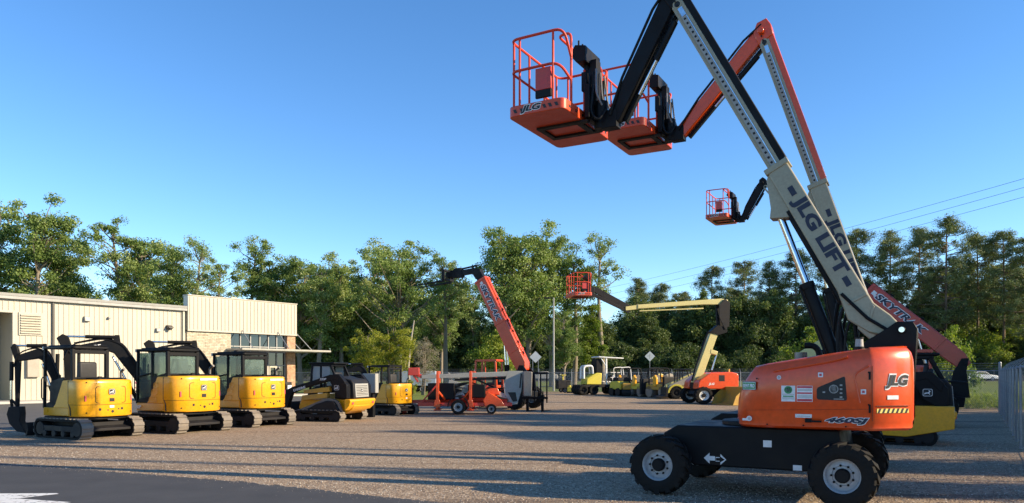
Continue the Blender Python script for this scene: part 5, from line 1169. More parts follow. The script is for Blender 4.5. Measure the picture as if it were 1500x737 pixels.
# ------------------------------------------------------------------ fences
def link_mat():
    m, N, L, p, out = new_mat('chain_link'); co = objco(N); s = N.new('ShaderNodeSeparateXYZ'); L.new(co, s.inputs[0])
    def M(op, a, b=None):
        n = N.new('ShaderNodeMath'); n.operation = op
        for i, x in enumerate((a, b)):
            if x is None: continue
            if hasattr(x, 'links'): L.new(x, n.inputs[i])
            else: n.inputs[i].default_value = x
        return n.outputs[0]
    ln = []
    for op in ('ADD', 'SUBTRACT'):
        q = M('DIVIDE', M(op, s.outputs[0], s.outputs[2]), .075); fr = M('FRACT', q); ln.append(M('LESS_THAN', fr, .16))
    mx = M('MAXIMUM', ln[0], ln[1])
    p.inputs['Base Color'].default_value = (.24, .26, .28, 1); p.inputs['Metallic'].default_value = .6; p.inputs['Roughness'].default_value = .5
    t = N.new('ShaderNodeBsdfTransparent'); ms = N.new('ShaderNodeMixShader'); L.new(mx, ms.inputs[0]); L.new(t.outputs[0], ms.inputs[1]); L.new(p.outputs[0], ms.inputs[2]); L.new(ms.outputs[0], out.inputs[0])
    return m
LINK = link_mat()
def fence(label, a, c, h=1.83, step=3.0, arm=1, name='chain_link_fence', z=0):
    a = Vector((*a, z)); c = Vector((*c, z)); d = c - a; Ln = d.length
    t = thing(name, label, 'fence', a, math.degrees(math.atan2(d.y, d.x)))
    b = B(); b.add([(0, 0, .04), (Ln, 0, .04), (Ln, 0, h), (0, 0, h)], [(0, 1, 2, 3)]); b.obj('chain_link_mesh', LINK, t, smooth=0)
    n = max(1, round(Ln / step)); proto = None
    for k in range(n + 1):
        if proto is None:
            b = B(); big = .045; b.cyl((0, .035, 0), (0, .035, h + .03), .032, None, 10); b.bar((0, .035, h), (0, .035 + arm * .30, h + .32), .035, .02); b.cyl((0, .035, h + .02), (0, .035, h + .05), .036, .02, 10)
            proto = b.obj('post', GALV, t); 
        else:
            o = proto.copy(); C.objects.link(o); o.location.x = Ln * k / n
    r = B(); r.tube([(0, .0, h), (Ln, .0, h)], .021, 8); r.tube([(0, .0, .06), (Ln, .0, .06)], .006, 6); r.obj('top_rail', GALV, t)
    for q in (.33, .66, 1.0):
        w = B(); w.tube([(0, .035 + arm * .3 * q, h + .32 * q), (Ln, .035 + arm * .3 * q, h + .32 * q)], .005, 5); w.obj('barbed_wire', GALV, t)
    return t
fence('near chain link fence with leaning barbed arms along the right edge', (8.2, 11.6), (21.1, 32.4), 1.83, 2.0, -1)
fence('short chain link fence run closing the lot behind the skid loader', (21.1, 32.4), (15.0, 36.0), 1.83, 3.0, -1)
fence('long chain link fence along the far side before the road', (24.0, 68.5), (-22.0, 73.5), 1.83, 3.0, -1)
t = thing('corner_post', 'thick galvanised corner post where the two fence runs meet', 'post', (21.15, 32.55, 0))
b = B(); b.cyl((0, 0, 0), (0, 0, 2.15), .06, None, 14); b.obj('post_tube', GALV, t); b = B(); b.lathe([(.062, 2.15), (.062, 2.17), (.03, 2.21), (.005, 2.22)], (0, 0, 0), 'z', 14); b.obj('cap', GALV, t)

# ------------------------------------------------------------------ poles, wires, signs
def at(px, py, Y): return Vector(((px - 750) / 1100 * Y, Y, 1.68 + (548 - py) / 1100 * Y))
q = at(811, 433, 74)
t = thing('lot_lamp', 'tall thin grey lamp post with a flat head behind the far fence', 'lamp post', (q.x, q.y, 0))
b = B(); b.cyl((0, 0, 0), (0, 0, 9.2), .11, .07, 12); b.obj('pole', GREYP, t); b = B(); b.bar((0, 0, 9.15), (-.5, 0, 9.2), .08, .08); b.box(-.95, -.4, -.18, .18, 9.1, 9.25); b.obj('lamp_head', DARKG, t, bevel=.02)
up_ = []
q = at(878, 416, 104); 
t = thing('utility_pole', 'thin wooden utility pole rising behind the raised orange basket', 'utility pole', (q.x, q.y, .5)); b = B(); b.cyl((0, 0, 0), (0, 0, q.z - .5), .17, .10, 12); b.obj('pole', WOODP, t)
b = B(); 
for k in range(3): b.cyl((.0, 0, 11.0 + k * .9), (.28, -.1, 11.05 + k * .9), .03, None, 6); b.lathe([(.02, 0), (.06, .03), (.06, .12), (.02, .15)], (.28, -.1, 11.02 + k * .9), 'z', 10)
b.obj('insulator', GREYP, t); base = Vector((q.x, q.y, .5))
for k, (y0, y1, l) in enumerate(((430, 281, 'lowest'), (420, 267, 'middle'), (412, 254, 'highest'))):
    a = base + Vector((.28, -.1, 11.1 + k * .9)); e = Vector((34.0, 49.0, 0)); e.z = 1.68 + (548 - y1) / 1100 * 49.0
    e2_ = a + (e - a) * 1.12
    pts = []
    for j in range(25):
        s = j / 24; p = a.lerp(e2_, s); p.z -= .9 * 4 * s * (1 - s) * .5; pts.append(p)
    w = B(); w.tube(pts, .013, 5); o = w.obj('power_line', BLACKP, None); props(o, '%s of three thin power lines crossing the sky at right' % l, 'power line', 'power lines')
def road_sign(label, px, py, Y, r, two=True):
    q = at(px, py, Y); t = thing('road_sign', label, 'road sign', (q.x, q.y, 0), 0)
    b = B(); o = fil2([(0, -r), (r, 0), (0, r), (-r, 0)], .06); b.prism([(p[0], p[1] + q.z) for p in o], 'y', -.004, .004); b.obj('sign_plate', SIGNBK, t, smooth=0)
    b = B()
    for x in ((-.28, .28) if two else (0,)): b.box(x - .03, x + .03, .006, .05, 0, q.z + r * .5)
    b.obj('sign_post', GALV, t)
    return t
SIGNBK = paint('sign_back', (.55, .57, .58), .4, metal=.2, dirt=.2)
road_sign('pale diamond road sign on two posts right of the orange telehandler boom', 784.5, 523, 76, .60)
t = road_sign('pale diamond road sign with faint marks against the dark woods', 952, 522, 90, .62, False)
q = at(952, 522, 90); b = B(); b.box(-.03, .03, -.009, -.005, q.z - .3, q.z + .3); b.box(-.3, -.06, -.009, -.005, q.z + .02, q.z + .08); b.obj('sign_mark', GREYP, t, smooth=0)
# ------------------------------------------------------------------ foliage
def leaf_mat(name, stops, trans=.3):
    m, N, L, p, out = new_mat(name); a = N.new('ShaderNodeAttribute'); a.attribute_name = 'tint'
    oi = N.new('ShaderNodeObjectInfo'); ad = N.new('ShaderNodeMath'); ad.operation = 'MULTIPLY_ADD'; L.new(oi.outputs['Random'], ad.inputs[0]); ad.inputs[1].default_value = .36
    sub = N.new('ShaderNodeMath'); sub.operation = 'SUBTRACT'; L.new(a.outputs['Fac'], sub.inputs[0]); sub.inputs[1].default_value = .18; L.new(sub.outputs[0], ad.inputs[2])
    r = ramp(N, L, ad.outputs[0], stops); L.new(r.outputs[0], p.inputs['Base Color']); p.inputs['Roughness'].default_value = .55; p.inputs['Specular IOR Level'].default_value = .3
    t = N.new('ShaderNodeBsdfTranslucent'); g = N.new('ShaderNodeMix'); g.data_type = 'RGBA'; g.blend_type = 'MULTIPLY'; g.inputs[0].default_value = 1; L.new(r.outputs[0], g.inputs[6]); g.inputs[7].default_value = (1.5, 1.6, .7, 1); L.new(g.outputs[2], t.inputs[0])
    mx = N.new('ShaderNodeMixShader'); mx.inputs[0].default_value = trans; L.new(p.outputs[0], mx.inputs[1]); L.new(t.outputs[0], mx.inputs[2]); L.new(mx.outputs[0], out.inputs[0])
    return m
LF = leaf_mat('broad_leaf', [(0, (.065, .11, .028)), (.35, (.14, .205, .052)), (.7, (.23, .295, .09)), (1, (.37, .41, .20))])
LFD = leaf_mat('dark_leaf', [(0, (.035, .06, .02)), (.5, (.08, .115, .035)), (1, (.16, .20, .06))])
LFB = leaf_mat('bright_leaf', [(0, (.08, .13, .02)), (.5, (.16, .22, .03)), (1, (.30, .32, .06))], .4)
LFY = leaf_mat('yellow_green_leaf', [(0, (.14, .17, .02)), (.5, (.27, .28, .03)), (1, (.42, .38, .06))], .4)
LFP = leaf_mat('pine_needle', [(0, (.06, .085, .035)), (.5, (.14, .17, .065)), (1, (.28, .30, .12))], .2)
LFG = leaf_mat('grey_twig', [(0, (.12, .10, .07)), (.5, (.22, .19, .14)), (1, (.32, .29, .22))], .2)
def leaves(name, cen, rad, per, la, lb, flatz, seed, m, up=.3):
    rs = np.random.RandomState(seed); cen = np.array(cen); rad = np.array(rad); K = len(cen); n = per
    N_ = K * n
    d = rs.normal(size=(N_, 3)); d /= np.linalg.norm(d, axis=1)[:, None]
    rr = rs.rand(N_) ** .62; R_ = np.repeat(rad, n); c = np.repeat(cen, n, 0)
    pos = c + d * (rr * R_)[:, None] * np.array([1, 1, flatz])
    nr = d * .6 + rs.normal(size=(N_, 3)) * .7; nr[:, 2] += up; nr /= np.linalg.norm(nr, axis=1)[:, None]
    t = np.cross(nr, rs.normal(size=(N_, 3))); t /= np.linalg.norm(t, axis=1)[:, None]; b = np.cross(nr, t)
    s = rs.uniform(.6, 1.35, N_)[:, None]
    A = t * la * s; Bv = b * lb * s
    V = np.stack([pos - A, pos - Bv + A * .1, pos + A, pos + Bv + A * .1], 1).reshape(-1, 3)
    me = bpy.data.meshes.new(name); me.vertices.add(len(V)); me.vertices.foreach_set('co', V.ravel().astype(np.float32))
    me.loops.add(N_ * 4); me.loops.foreach_set('vertex_index', np.arange(N_ * 4, dtype=np.int32)); me.polygons.add(N_); me.polygons.foreach_set('loop_start', (np.arange(N_) * 4).astype(np.int32)); me.update(calc_edges=True)
    tint = np.clip(np.repeat(rs.rand(K), n) * .55 + rs.rand(N_) * .45, 0, 1); tint = np.repeat(tint, 4)
    at_ = me.color_attributes.new('tint', 'FLOAT_COLOR', 'POINT'); at_.data.foreach_set('color', np.stack([tint, tint, tint, np.ones_like(tint)], -1).ravel().astype(np.float32))
    me.materials.append(m)
    return me
SPEC = {}
def spec(key, crown_me, wood_b, bark, H):
    me_o = wood_b.obj('trunk', bark, None, smooth=60); me = me_o.data; bpy.data.objects.remove(me_o)
    SPEC[key] = (crown_me, me, H)
def gen_broad(key, seed, H, R_, cb, ends, per, cr, m, bark=BARK, lean=0, la=.26, lb=.15, limbs=True, flatz=.72, multi=1):
    la, lb, per = la * .46, lb * .46, int(per * 1.5); ends = int(ends * 1.3); cr *= 1.0
    rs = random.Random(seed); w = B(); cen = []; rad = []
    for tnk in range(multi):
        dx = rs.uniform(-.06, .06) * H + lean; dy = rs.uniform(-.05, .05) * H; ox, oy = (rs.uniform(-.04, .04) * H, rs.uniform(-.04, .04) * H) if multi > 1 else (0, 0)
        def tp(t): return Vector((ox + dx * t * t + math.sin(t * 5 + seed) * .012 * H, oy + dy * t * t + math.cos(t * 4 + seed) * .012 * H, H * .86 * t))
        r0 = .020 * H / math.sqrt(multi)
        w.tube([tp(k / 9) for k in range(10)], r0, 8, False, r0 * .22)
        for e in range(ends // multi):
            for _ in range(30):
                u = Vector((rs.gauss(0, 1), rs.gauss(0, 1), rs.gauss(0, 1))).normalized() * (rs.random() ** .4)
                zc = (cb + H) / 2; p = Vector((u.x * R_, u.y * R_, zc + u.z * (H - cb) / 2))
                wob = .75 + .35 * math.sin(3 * math.atan2(u.y, u.x) + seed) * math.cos(u.z * 4 + seed)
                p.x = p.x * wob + dx * .6 + ox; p.y = p.y * wob + dy * .6 + oy
                if p.z > cb * .8: break
            hd = math.hypot(p.x - ox, p.y - oy); t0 = max(.12, min(.95, (p.z - hd * rs.uniform(.5, 1.1)) / (H * .86)))
            a = tp(t0); mid = a.lerp(p, .55) + Vector((rs.uniform(-.3, .3), rs.uniform(-.3, .3), -.06 * hd)) ; 
            if limbs: w.tube([a, a.lerp(mid, .5) + Vector((rs.uniform(-.12, .12), rs.uniform(-.12, .12), 0)), mid, p], r0 * rs.uniform(.25, .45) * (1 - t0 * .5), 5, False, r0 * .06)
            c = cr * rs.uniform(.6, 1.3); cen.append(p); rad.append(c)
            if rs.random() < .7: cen.append(mid.lerp(p, rs.uniform(.35, .8)) + Vector((rs.uniform(-.5, .5), rs.uniform(-.5, .5), rs.uniform(0, .6))) * c); rad.append(c * rs.uniform(.5, .85))
    spec(key, leaves(key, cen, rad, per, la, lb, flatz, seed, m), w, bark, H)
def gen_pine(key, seed, H, cb, R_, m=LFP, per=150):
    rs = random.Random(seed); w = B(); cen = []; rad = []
    def tp(z): return Vector((math.sin(z * .12 + seed) * .12 * (z / H), math.cos(z * .1 + seed) * .15 * z / H, z))
    w.tube([tp(H * k / 8) for k in range(9)], .011 * H, 8, False, .003 * H)
    z = cb
    while z < H * .985:
        t = (z - cb) / (H - cb); L_ = R_ * (math.sin(PI * (.22 + .72 * t)) ** .8) * rs.uniform(.6, 1.15) if t < .9 else R_ * .35
        for k in range(rs.choice((2, 3, 3, 4))):
            a = rs.uniform(0, 2 * PI); l = L_ * rs.uniform(.55, 1.15); e = tp(z) + Vector((math.cos(a) * l, math.sin(a) * l, l * rs.uniform(-.02, .45)))
            md = tp(z).lerp(e, .5) + Vector((0, 0, -.05 * l)); w.tube([tp(z), md, e], .0028 * H, 5, False, .0008 * H)
            cen.append(e); rad.append(rs.uniform(.8, 1.5) * H / 26); 
            if l > 1.2: cen.append(tp(z).lerp(e, rs.uniform(.5, .75)) + Vector((0, 0, .2))); rad.append(rs.uniform(.6, 1.0) * H / 26)
        z += rs.uniform(.3, .62) * H / 26
    cen.append(tp(H)); rad.append(.6)
    spec(key, leaves(key, cen, rad, per, .17, .045, .8, seed, m, .5), w, PINEB, H)
for i in range(4): gen_broad('oak%d' % i, 11 + i * 7, 18, 5.4, 4.5 + i * .5, 74, 115, 1.05, LF)
for i in range(3): gen_broad('tall%d' % i, 41 + i * 5, 20, 3.7, 8.5 - i, 40, 120, 1.15, LF, lean=(-.6, .7, .2)[i])
gen_broad('wisp0', 77, 20, 4.2, 9, 26, 95, .95, LF, la=.24, lb=.13); gen_broad('wisp1', 83, 20, 3.2, 11, 20, 95, 1.0, LF, la=.24, lb=.13)
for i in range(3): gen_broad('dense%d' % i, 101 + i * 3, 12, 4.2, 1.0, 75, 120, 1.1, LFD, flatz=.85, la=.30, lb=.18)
for i in range(2): gen_broad('mid%d' % i, 121 + i * 3, 12, 4.4, 1.5, 80, 110, 1.1, LF, flatz=.85, la=.30, lb=.18)
gen_broad('spread', 131, 19, 7.2, 7.0, 74, 110, 1.2, LF, lean=1.0, flatz=.6)
gen_broad('young', 151, 6, 2.4, 1.6, 44, 120, .55, LFY, la=.13, lb=.07, multi=3)
gen_broad('vine', 161, 12, 1.7, .6, 60, 120, .75, LFB, la=.20, lb=.12)
gen_broad('under', 141, 4.5, 3.0, .15, 46, 110, .9, LFD, flatz=.8, la=.26, lb=.15, multi=3)
gen_broad('bush', 171, 3, 1.6, .2, 36, 110, .45, LFB, la=.11, lb=.065, multi=2)
gen_broad('shrub', 181, 1.2, .8, .1, 26, 80, .22, LFD, la=.05, lb=.035, multi=2)
gen_broad('twiggy', 191, 5, 1.5, .8, 60, 40, .4, LFG, la=.14, lb=.02, multi=4)
for i in range(4): gen_pine('pine%d' % i, 201 + i * 9, 26, (10, 12, 8, 14)[i], (4.8, 4.0, 5.6, 3.4)[i])
ncopy = 0
def tree(key, px, top, Y, label, group=None, cat='tree', name=None, wide=1.0, z=None, X=None):
    cm, wm, H0 = SPEC[key]; z0 = gz(Y) if z is None else z
    H = 1.68 + (548 - top) / 1100 * Y - z0; x = (px - 750) / 1100 * Y if X is None else X
    rs = random.Random(int(px * 7 + Y * 3)); s = H / H0
    nm = name or {'p': 'pine_tree', 'b': 'bush', 's': 'broadleaf_tree'}.get(key[0], 'broadleaf_tree')
    t = thing(nm, label, cat, (x, Y, z0 - .03), rs.uniform(0, 360), group); t.scale = (s * wide, s * wide, s)
    a = bpy.data.objects.new('trunk', wm); C.objects.link(a); a.parent = t
    c = bpy.data.objects.new('crown', cm); C.objects.link(c); c.parent = t
    return t
# ------------------------------------------------------------------ trees
G1 = 'trees of the wood behind the building'
for key, px, top, Y, lab in (
    ('oak0', -8, 296, 84, 'dark broadleaf tree cut by the left edge of the view'),
    ('tall0', 52, 279, 82, 'tallest broadleaf tree above the left end of the cream building'),
    ('oak1', 96, 322, 88, 'rounded tree just right of the tallest left tree'),
    ('wisp0', 172, 304, 84, 'tree with a loose topmost tuft above the building roof'),
    ('oak2', 212, 330, 86, 'broad crowned tree above the middle of the cream building'),
    ('tall1', 248, 345, 80, 'slim tree left of the sparse leaning tree by the parapet'),
    ('wisp1', 290, 340, 78, 'sparse tree with bare limbs and round tufts above the parapet corner'),
    ('wisp0', 322, 372, 82, 'thin low tree leaning right behind the office parapet'),
    ('wisp1', 366, 338, 92, 'sparse tree with one high tuft above the office parapet'),
    ('oak3', 398, 362, 92, 'broad tree rising over the right end of the parapet'),
    ('oak1', 440, 364, 90, 'tree right of the parapet with rounded dark crown'),
    ('tall2', 468, 372, 86, 'narrow tree behind the entrance canopy'),
    ('tall0', 503, 366, 92, 'tree between the canopy and the yellow green sapling'),
    ('oak0', 548, 356, 96, 'dark crown left of the large spreading tree'),
    ('spread', 588, 336, 84, 'large spreading tree with bare dark limbs behind the yellow green sapling'),
    ('wisp0', 655, 362, 90, 'drooping tree behind the head of the orange telehandler boom'),
    ('oak2', 648, 420, 110, 'rounded mid green tree left of the orange telehandler boom'),
    ('tall1', 737, 304, 82, 'tallest tree directly right of the orange telehandler boom'),
    ('oak1', 772, 322, 84, 'full crowned tree beside the grey lamp post'),
    ('oak3', 806, 330, 88, 'leafy tree behind the grey lamp post'),
    ('tall2', 842, 356, 88, 'tree with pale green leaves behind the raised orange basket'),
    ('wisp1', 880, 334, 86, 'slender tree with a lone tuft high right of the raised basket')):
    tree(key, px, top, Y, lab, G1)
tree('vine', 868, 440, 86, 'bright green vine covered tree below the raised orange basket', None)
tree('oak0', 826, 452, 82, 'low drooping tree right of the grey lamp post', None)
tree('young', 575, 463, 62, 'yellow green young tree right of the track loader', None)
tree('young', 545, 478, 66, 'smaller yellow green sapling left of the larger young tree', None)
tree('twiggy', 622, 492, 60, 'grey leafless bush right of the yellow green young tree', None, 'bush', 'bare_bush')
tree('bush', 600, 556, 58, 'low flowering bush on the grass by the small excavator', None, 'bush')
tree('bush', 1390, 479, 37, 'bright green bush behind the red telehandler boom', None, 'bush', None, .62)
tree('bush', 1198, 480, 44, 'bright green bush peeping over the orange engine hood', None, 'bush')
tree('bush', 724, 484, 80, 'light green bush below the orange telehandler boom', None, 'bush')
# snag: pale bare trunk
q = at(600, 470, 66)
t = thing('dead_tree', 'pale bare tree trunk standing beside the yellow green young tree', 'dead tree', (q.x, q.y, 0)); b = B(); b.tube([(0, 0, 0), (-.1, 0, 2.5), (.15, 0, 4.8), (.4, 0, 6.4)], .13, 8, False, .05); b.obj('trunk', GREYT, t)
# understory behind the building and across the middle: individual low trees
G2 = 'low dense trees filling the wood edge'
rng = random.Random(12)
for k in range(15):
    px = -20 + k * 42 + rng.uniform(-10, 10); tree('mid%d' % (k % 2), px, rng.uniform(420, 448), rng.uniform(92, 100), 'low leafy tree filling the wood behind the building', G2)
for k in range(14):
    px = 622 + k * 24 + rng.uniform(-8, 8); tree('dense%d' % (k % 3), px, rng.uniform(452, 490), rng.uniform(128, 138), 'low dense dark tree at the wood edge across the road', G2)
for k in range(10):
    px = 440 + k * 36 + rng.uniform(-8, 8); tree(('oak1', 'oak3', 'dense0', 'tall2')[k % 4], px, rng.uniform(398, 425), rng.uniform(112, 120) + 12, 'mid height broadleaf tree in the second row of the wood', 'second row trees of the wood')
# pines at right
for key, px, top, Y, lab in (
    ('pine0', 934, 410, 150, 'lone rounded pine top left of the cream boom'),
    ('pine1', 965, 430, 150, 'low pine top above the cream horizontal boom'),
    ('pine3', 1003, 428, 152, 'small pine top above the right end of the cream boom'),
    ('pine1', 1043, 391, 140, 'narrow spiky pine left of the reddish topped pine'),
    ('pine2', 1091, 384, 138, 'broad pine with a dense top left of the grey lift boom'),
    ('pine3', 1128, 384, 142, 'thin pine directly left of the chrome lift cylinder'),
    ('pine0', 1166, 370, 140, 'tall pine behind the chrome lift cylinder'),
    ('pine2', 1210, 372, 142, 'pine mostly hidden behind the lettered lift boom'),
    ('pine1', 1255, 337, 136, 'pine directly right of the lettered lift booms'),
    ('pine3', 1303, 339, 134, 'narrow pine with flat tufts above the red telehandler boom'),
    ('pine0', 1346, 338, 136, 'pine left of the tallest broad pine at right'),
    ('pine2', 1386, 321, 128, 'tallest broad pine in the right hand row'),
    ('pine1', 1432, 343, 130, 'pine with bare trunk right of the tallest broad pine'),
    ('pine0', 1470, 341, 126, 'dense pine near the right edge of the view'),
    ('pine2', 1512, 346, 122, 'pine cut by the right edge of the view')):
    tree(key, px, top, Y, lab, 'pines beyond the road')
G3 = 'second row pines beyond the road'
for k in range(16):
    px = 925 + k * 38 + rng.uniform(-12, 12); tree('pine%d' % (k % 4), px, rng.uniform(410, 440) - max(0, px - 1150) * .12, rng.uniform(150, 165), 'pine in the second row of the dark pine wood', G3)
for k in range(22):
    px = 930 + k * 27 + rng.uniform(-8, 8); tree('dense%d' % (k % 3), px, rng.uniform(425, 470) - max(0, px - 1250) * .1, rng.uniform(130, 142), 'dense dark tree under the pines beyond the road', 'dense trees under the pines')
for k in range(9):
    px = 1400 + k * 14 + rng.uniform(-4, 4); tree(('bush', 'oak1', 'dense1')[k % 3], px, rng.uniform(470, 510), rng.uniform(124, 130), 'sunlit leafy growth at the foot of the right hand pines', 'leafy growth at the foot of the pines', 'bush', 'leafy_bush')
for k, (x, y) in enumerate(((4.0, -2.2), (4.6, -1.6), (6.2, -1.8), (6.9, -2.0), (7.6, -1.7))):
    w_ = lp(x, y - 1.6); cm, wm, H0 = SPEC['shrub']; t = thing('flowering_shrub', 'low pink flowering shrub in the bed before the cream siding', 'shrub', (w_[0], w_[1], 0), k * 50, 'shrubs in the bed before the siding')
    for nm, me in (('stem', wm), ('crown', cm)): o = bpy.data.objects.new(nm, me); C.objects.link(o); o.parent = t
    b = B(); rs = random.Random(k)
    for j in range(40): a = rs.uniform(0, 6.28); r_ = rs.uniform(.2, .75); z = rs.uniform(.5, 1.15); b.bar((r_ * math.cos(a), r_ * math.sin(a), z), (r_ * math.cos(a) + .05, r_ * math.sin(a), z + .05), .06, .06)
    b.obj('blossom', PINKF, t, smooth=0)
for k in range(34):
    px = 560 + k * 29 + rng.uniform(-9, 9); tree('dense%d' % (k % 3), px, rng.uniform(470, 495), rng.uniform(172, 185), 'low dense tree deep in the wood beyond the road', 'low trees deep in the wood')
for k in range(44):
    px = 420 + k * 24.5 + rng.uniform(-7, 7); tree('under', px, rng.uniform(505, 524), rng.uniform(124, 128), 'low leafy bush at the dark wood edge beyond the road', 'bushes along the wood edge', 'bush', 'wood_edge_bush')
# trees beyond the right fence, outside the view: they throw the long shadows over the yard
for k, (x, y, H, key) in enumerate(((17.2, 8.5, 9.0, 'dense0'), (17, 11.7, 8.3, 'dense1'), (19.5, 10.6, 8.6, 'dense2'), (39, 12.6, 19.5, 'dense1'), (38, 17.2, 18.8, 'dense2'), (40, 20.6, 20.0, 'dense0'), (38, 25, 19.0, 'dense1'),
                                    (18.5, 15.0, 5.2, 'dense0'), (19.5, 17.6, 5.6, 'dense1'), (21, 20.6, 6.0, 'dense2'), (14, 4.4, 5.0, 'dense2'), (30, -1.5, 14.0, 'dense1'))):
    cm, wm, H0 = SPEC[key]; t = thing('broadleaf_tree', 'broadleaf tree beyond the right hand fence', 'tree', (x, y, 0), k * 71, 'trees beyond the right fence'); wd_ = .38 if H < 10 and x < 19.6 and H > 7 else .62; t.scale = (H / H0 * wd_, H / H0 * wd_, H / H0)
    for nm, me in (('trunk', wm), ('crown', cm)): o = bpy.data.objects.new(nm, me); C.objects.link(o); o.parent = t
for k, (x, y) in enumerate(((30, 6.0), (30, 8.15), (30, 9.15))):  # unseen poles added to throw three thin shadow lines over the gravel
    t = thing('utility_pole', 'added pole outside the view that throws a thin shadow line', 'utility pole', (x, y, 0), 0, 'added shadow poles outside the view'); b = B(); b.cyl((0, 0, 0), (0, 0, 20), .16, .12, 10); b.obj('pole', WOODP, t)

rs_ = np.random.RandomState(4); cc_ = [(rs_.uniform(19, 27), rs_.uniform(34.5, 42), rs_.uniform(.1, .5)) for _ in range(110)]
me = leaves('tall_grass', cc_, [.38] * 110, 90, .16, .012, 1.0, 9, LFB, .0); o = bpy.data.objects.new('tall_grass', me); C.objects.link(o); props(o, 'tall sunlit weeds growing outside the back fence at right', 'grass', None, 'stuff')
# ------------------------------------------------------------------ machines
boom_lift('nearest boom lift with black upper boom and small green badge on orange hood', (3.60, 10.82, 0), 150.7, 61.8, 6.05, 2.85, (2.25, 5.74), BLACKP, BLACKP, group='telescopic boom lifts in a row')
boom_lift('second boom lift with red upper boom raised steeper behind the nearest lift', (5.12, 14.03, 0), 150.7, 71.8, 6.28, 3.15, (1.98, 6.50), ORANGE, ORANGE, group='telescopic boom lifts in a row')
boom_lift('far boom lift with small orange basket hanging left of the lettered booms', (14.6, 30.4, 0), 150.7, 53.2, 9.8, 5.2, (5.12, 8.50), BLACKP, BLACKP, text=False, group='telescopic boom lifts in a row', cover=True)
excavator('open canopy yellow mini excavator at far left with its bucket on the ground', (-11.35, 20.2, 0), 151, False, 1.0, 44, .80, '', 'yellow excavators in a row')
excavator('glass cab yellow excavator directly right of the open canopy one', (-9.75, 22.1, 0), 151, True, 1.06, 56, 1.42, '60P', 'yellow excavators in a row', 'DEERE')
excavator('glass cab yellow excavator next to the dark track loader', (-8.55, 24.6, 0), 152, True, 1.04, 56, 1.42, '', 'yellow excavators in a row', 'DEERE')
excavator('smallest yellow excavator with canopy right of the track loader', (-5.0, 31.2, 0), 148, False, .84, 40, 1.0, '', 'yellow excavators in a row')
track_loader('dark track loader with grey rear grille between two yellow excavators', (-6.55, 27.3, 0), 162, 1.0, '333P', 'compact track loaders')
track_loader('black and yellow track loader behind the nearest boom lift at right', (9.45, 18.65, 0), 152, 1.04, '', 'compact track loaders', False, .55)
t = thing('control_cabinet', 'grey metal cabinet on a black post before the smallest excavator', 'cabinet', (-5.5, 29.2, 0), -20)
b = B(); b.box(-.29, .29, -.12, .12, .95, 1.70); b.obj('cabinet_box', GREYP, t, bevel=.015); b = B(); b.box(-.25, .25, -.125, -.119, 1.0, 1.65); b.obj('cabinet_door', GREYP, t, bevel=.004)
b = B(); b.box(-.16, .16, -.09, .09, .0, .95); b.obj('pedestal', BLACKP, t, bevel=.012)
towed_lift('grey and orange towable boom lift folded on its trailer', (-1.2, 31.6, 0), 180)
telehandler('orange telehandler with raised boom and forks behind the towable lift', (-.69, 36.75, 0), 152, 62, 5.0, True, bd=.58)
telehandler('red boomed telehandler behind the black and yellow track loader', (13.2, 24.7, .08), 152, 42, 3.75, False, boomcol=RED, bd=.46, name_len=1.9, rearx=-.7)
fork_rack('black pallet fork carriage standing right of the towable lift', (1.0, 33.5, 0), 70)
knuckle_lift('articulated boom lift with cream booms and raised orange basket at centre', (11.2, 42.6, 0), 190)
tyre_roller('yellow rubber tyred road roller with white half canopy', (6.9, 60.8, 0), 197)
walk_roller('small yellow trench roller right of the road roller', (8.2, 58.0, 0), -60)
mini_roller('dark panelled compact roller in the middle of the small machines', (9.55, 56.0, 0), -70, True, YELLOW2, DARKG, 1.35)
mini_roller('compact roller with black end panel beside the tan skid loader', (10.6, 53.5, 0), -65, True, BUCKETY, BLACKP, 1.5)
walk_roller('darker trench roller between the yellow rollers', (8.75, 57.0, 0), -100, BUCKETY)
mini_roller('black ended compact roller squeezed beside the white canopied road roller', (9.0, 59.5, 0), -80, True, BUCKETY, BLACKP, 1.25)
skid_loader('dark wheeled loader behind the compact rollers', (10.9, 57.0, 0), 200)
mini_roller('compact roller with dark panel half hidden left of the skid loader', (11.3, 54.6, 0), -75, True, YELLOW2, DARKG, 1.3)
skid_loader('tan and yellow skid loader left of the articulated lift', (11.6, 51.0, 0), 180)
loader_bucket('worn yellow loader bucket on the ground by the articulated lift', (12.3, 41.0, 0), 200)
generator('small dark generator with yellow mast near the lamp post', (4.55, 67.0, 0), 15)
plate_compactor('yellow plate compactor beside the small dark generator', (5.1, 66.4, 0), 80)
parked_car('white car on the road seen past the fence at far right', (70.4, 113, .61), 0, WHITE)
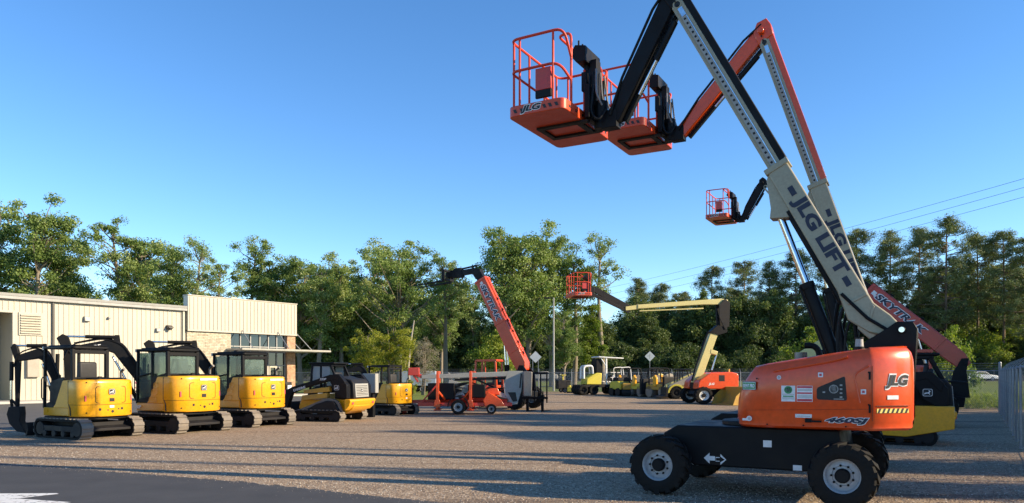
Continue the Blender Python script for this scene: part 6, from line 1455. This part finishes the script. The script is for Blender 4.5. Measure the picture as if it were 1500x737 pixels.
parked_car('silver car on the road right of the orange boom', (4.6, 113, .61), 180, GREYP)
parked_car('grey car on the road left of the red telehandler cab', (-10.2, 113, .61), 0, GREYP)
box_trailer('pale blue box trailer behind the smallest excavator', (-8.6, 70.0, 0), 175)

# ------------------------------------------------------------------ camera, sun, sky
cam = bpy.data.cameras.new('camera'); co = bpy.data.objects.new('camera', cam); C.objects.link(co); co.location = (0, 0, 1.68); co.rotation_euler = (R(90), 0, 0)
cam.lens = 36 * 1100 / 1500; cam.sensor_width = 36; cam.sensor_fit = 'HORIZONTAL'; cam.shift_y = (548 - 368.5) / 1500; cam.clip_end = 3000; cam.clip_start = .1
scene.camera = co
EL = 24.0; S = Vector((.975 * math.cos(R(EL)), -.222 * math.cos(R(EL)), math.sin(R(EL)))).normalized()
sl = bpy.data.lights.new('sun', 'SUN'); sl.energy = 5.0; sl.angle = R(.5); sl.color = (1, .81, .55); so = bpy.data.objects.new('sun', sl); C.objects.link(so); so.rotation_euler = S.to_track_quat('Z', 'Y').to_euler(); so.location = (30, -10, 30)
wd = bpy.data.worlds.new('World'); scene.world = wd; wd.use_nodes = True; nt = wd.node_tree; bg = nt.nodes['Background']
sk = nt.nodes.new('ShaderNodeTexSky'); sk.sky_type = 'NISHITA'; sk.sun_disc = False; sk.sun_elevation = R(EL); sk.sun_rotation = math.atan2(S.x, S.y); sk.altitude = 0; sk.air_density = .8; sk.dust_density = .0; sk.ozone_density = 2.2
hs = nt.nodes.new('ShaderNodeHueSaturation'); hs.inputs['Saturation'].default_value = 1.22; hs.inputs['Hue'].default_value = .502; hs.inputs['Value'].default_value = .95; nt.links.new(sk.outputs[0], hs.inputs['Color']); nt.links.new(hs.outputs[0], bg.inputs[0]); bg.inputs[1].default_value = .15
scene.view_settings.view_transform = 'Standard'; scene.view_settings.look = 'None'; scene.view_settings.exposure = .9; scene.view_settings.gamma = 1; scene.view_settings.use_curve_mapping = False
scene.cycles.max_bounces = 8; scene.cycles.transparent_max_bounces = 16; scene.cycles.use_denoising = True
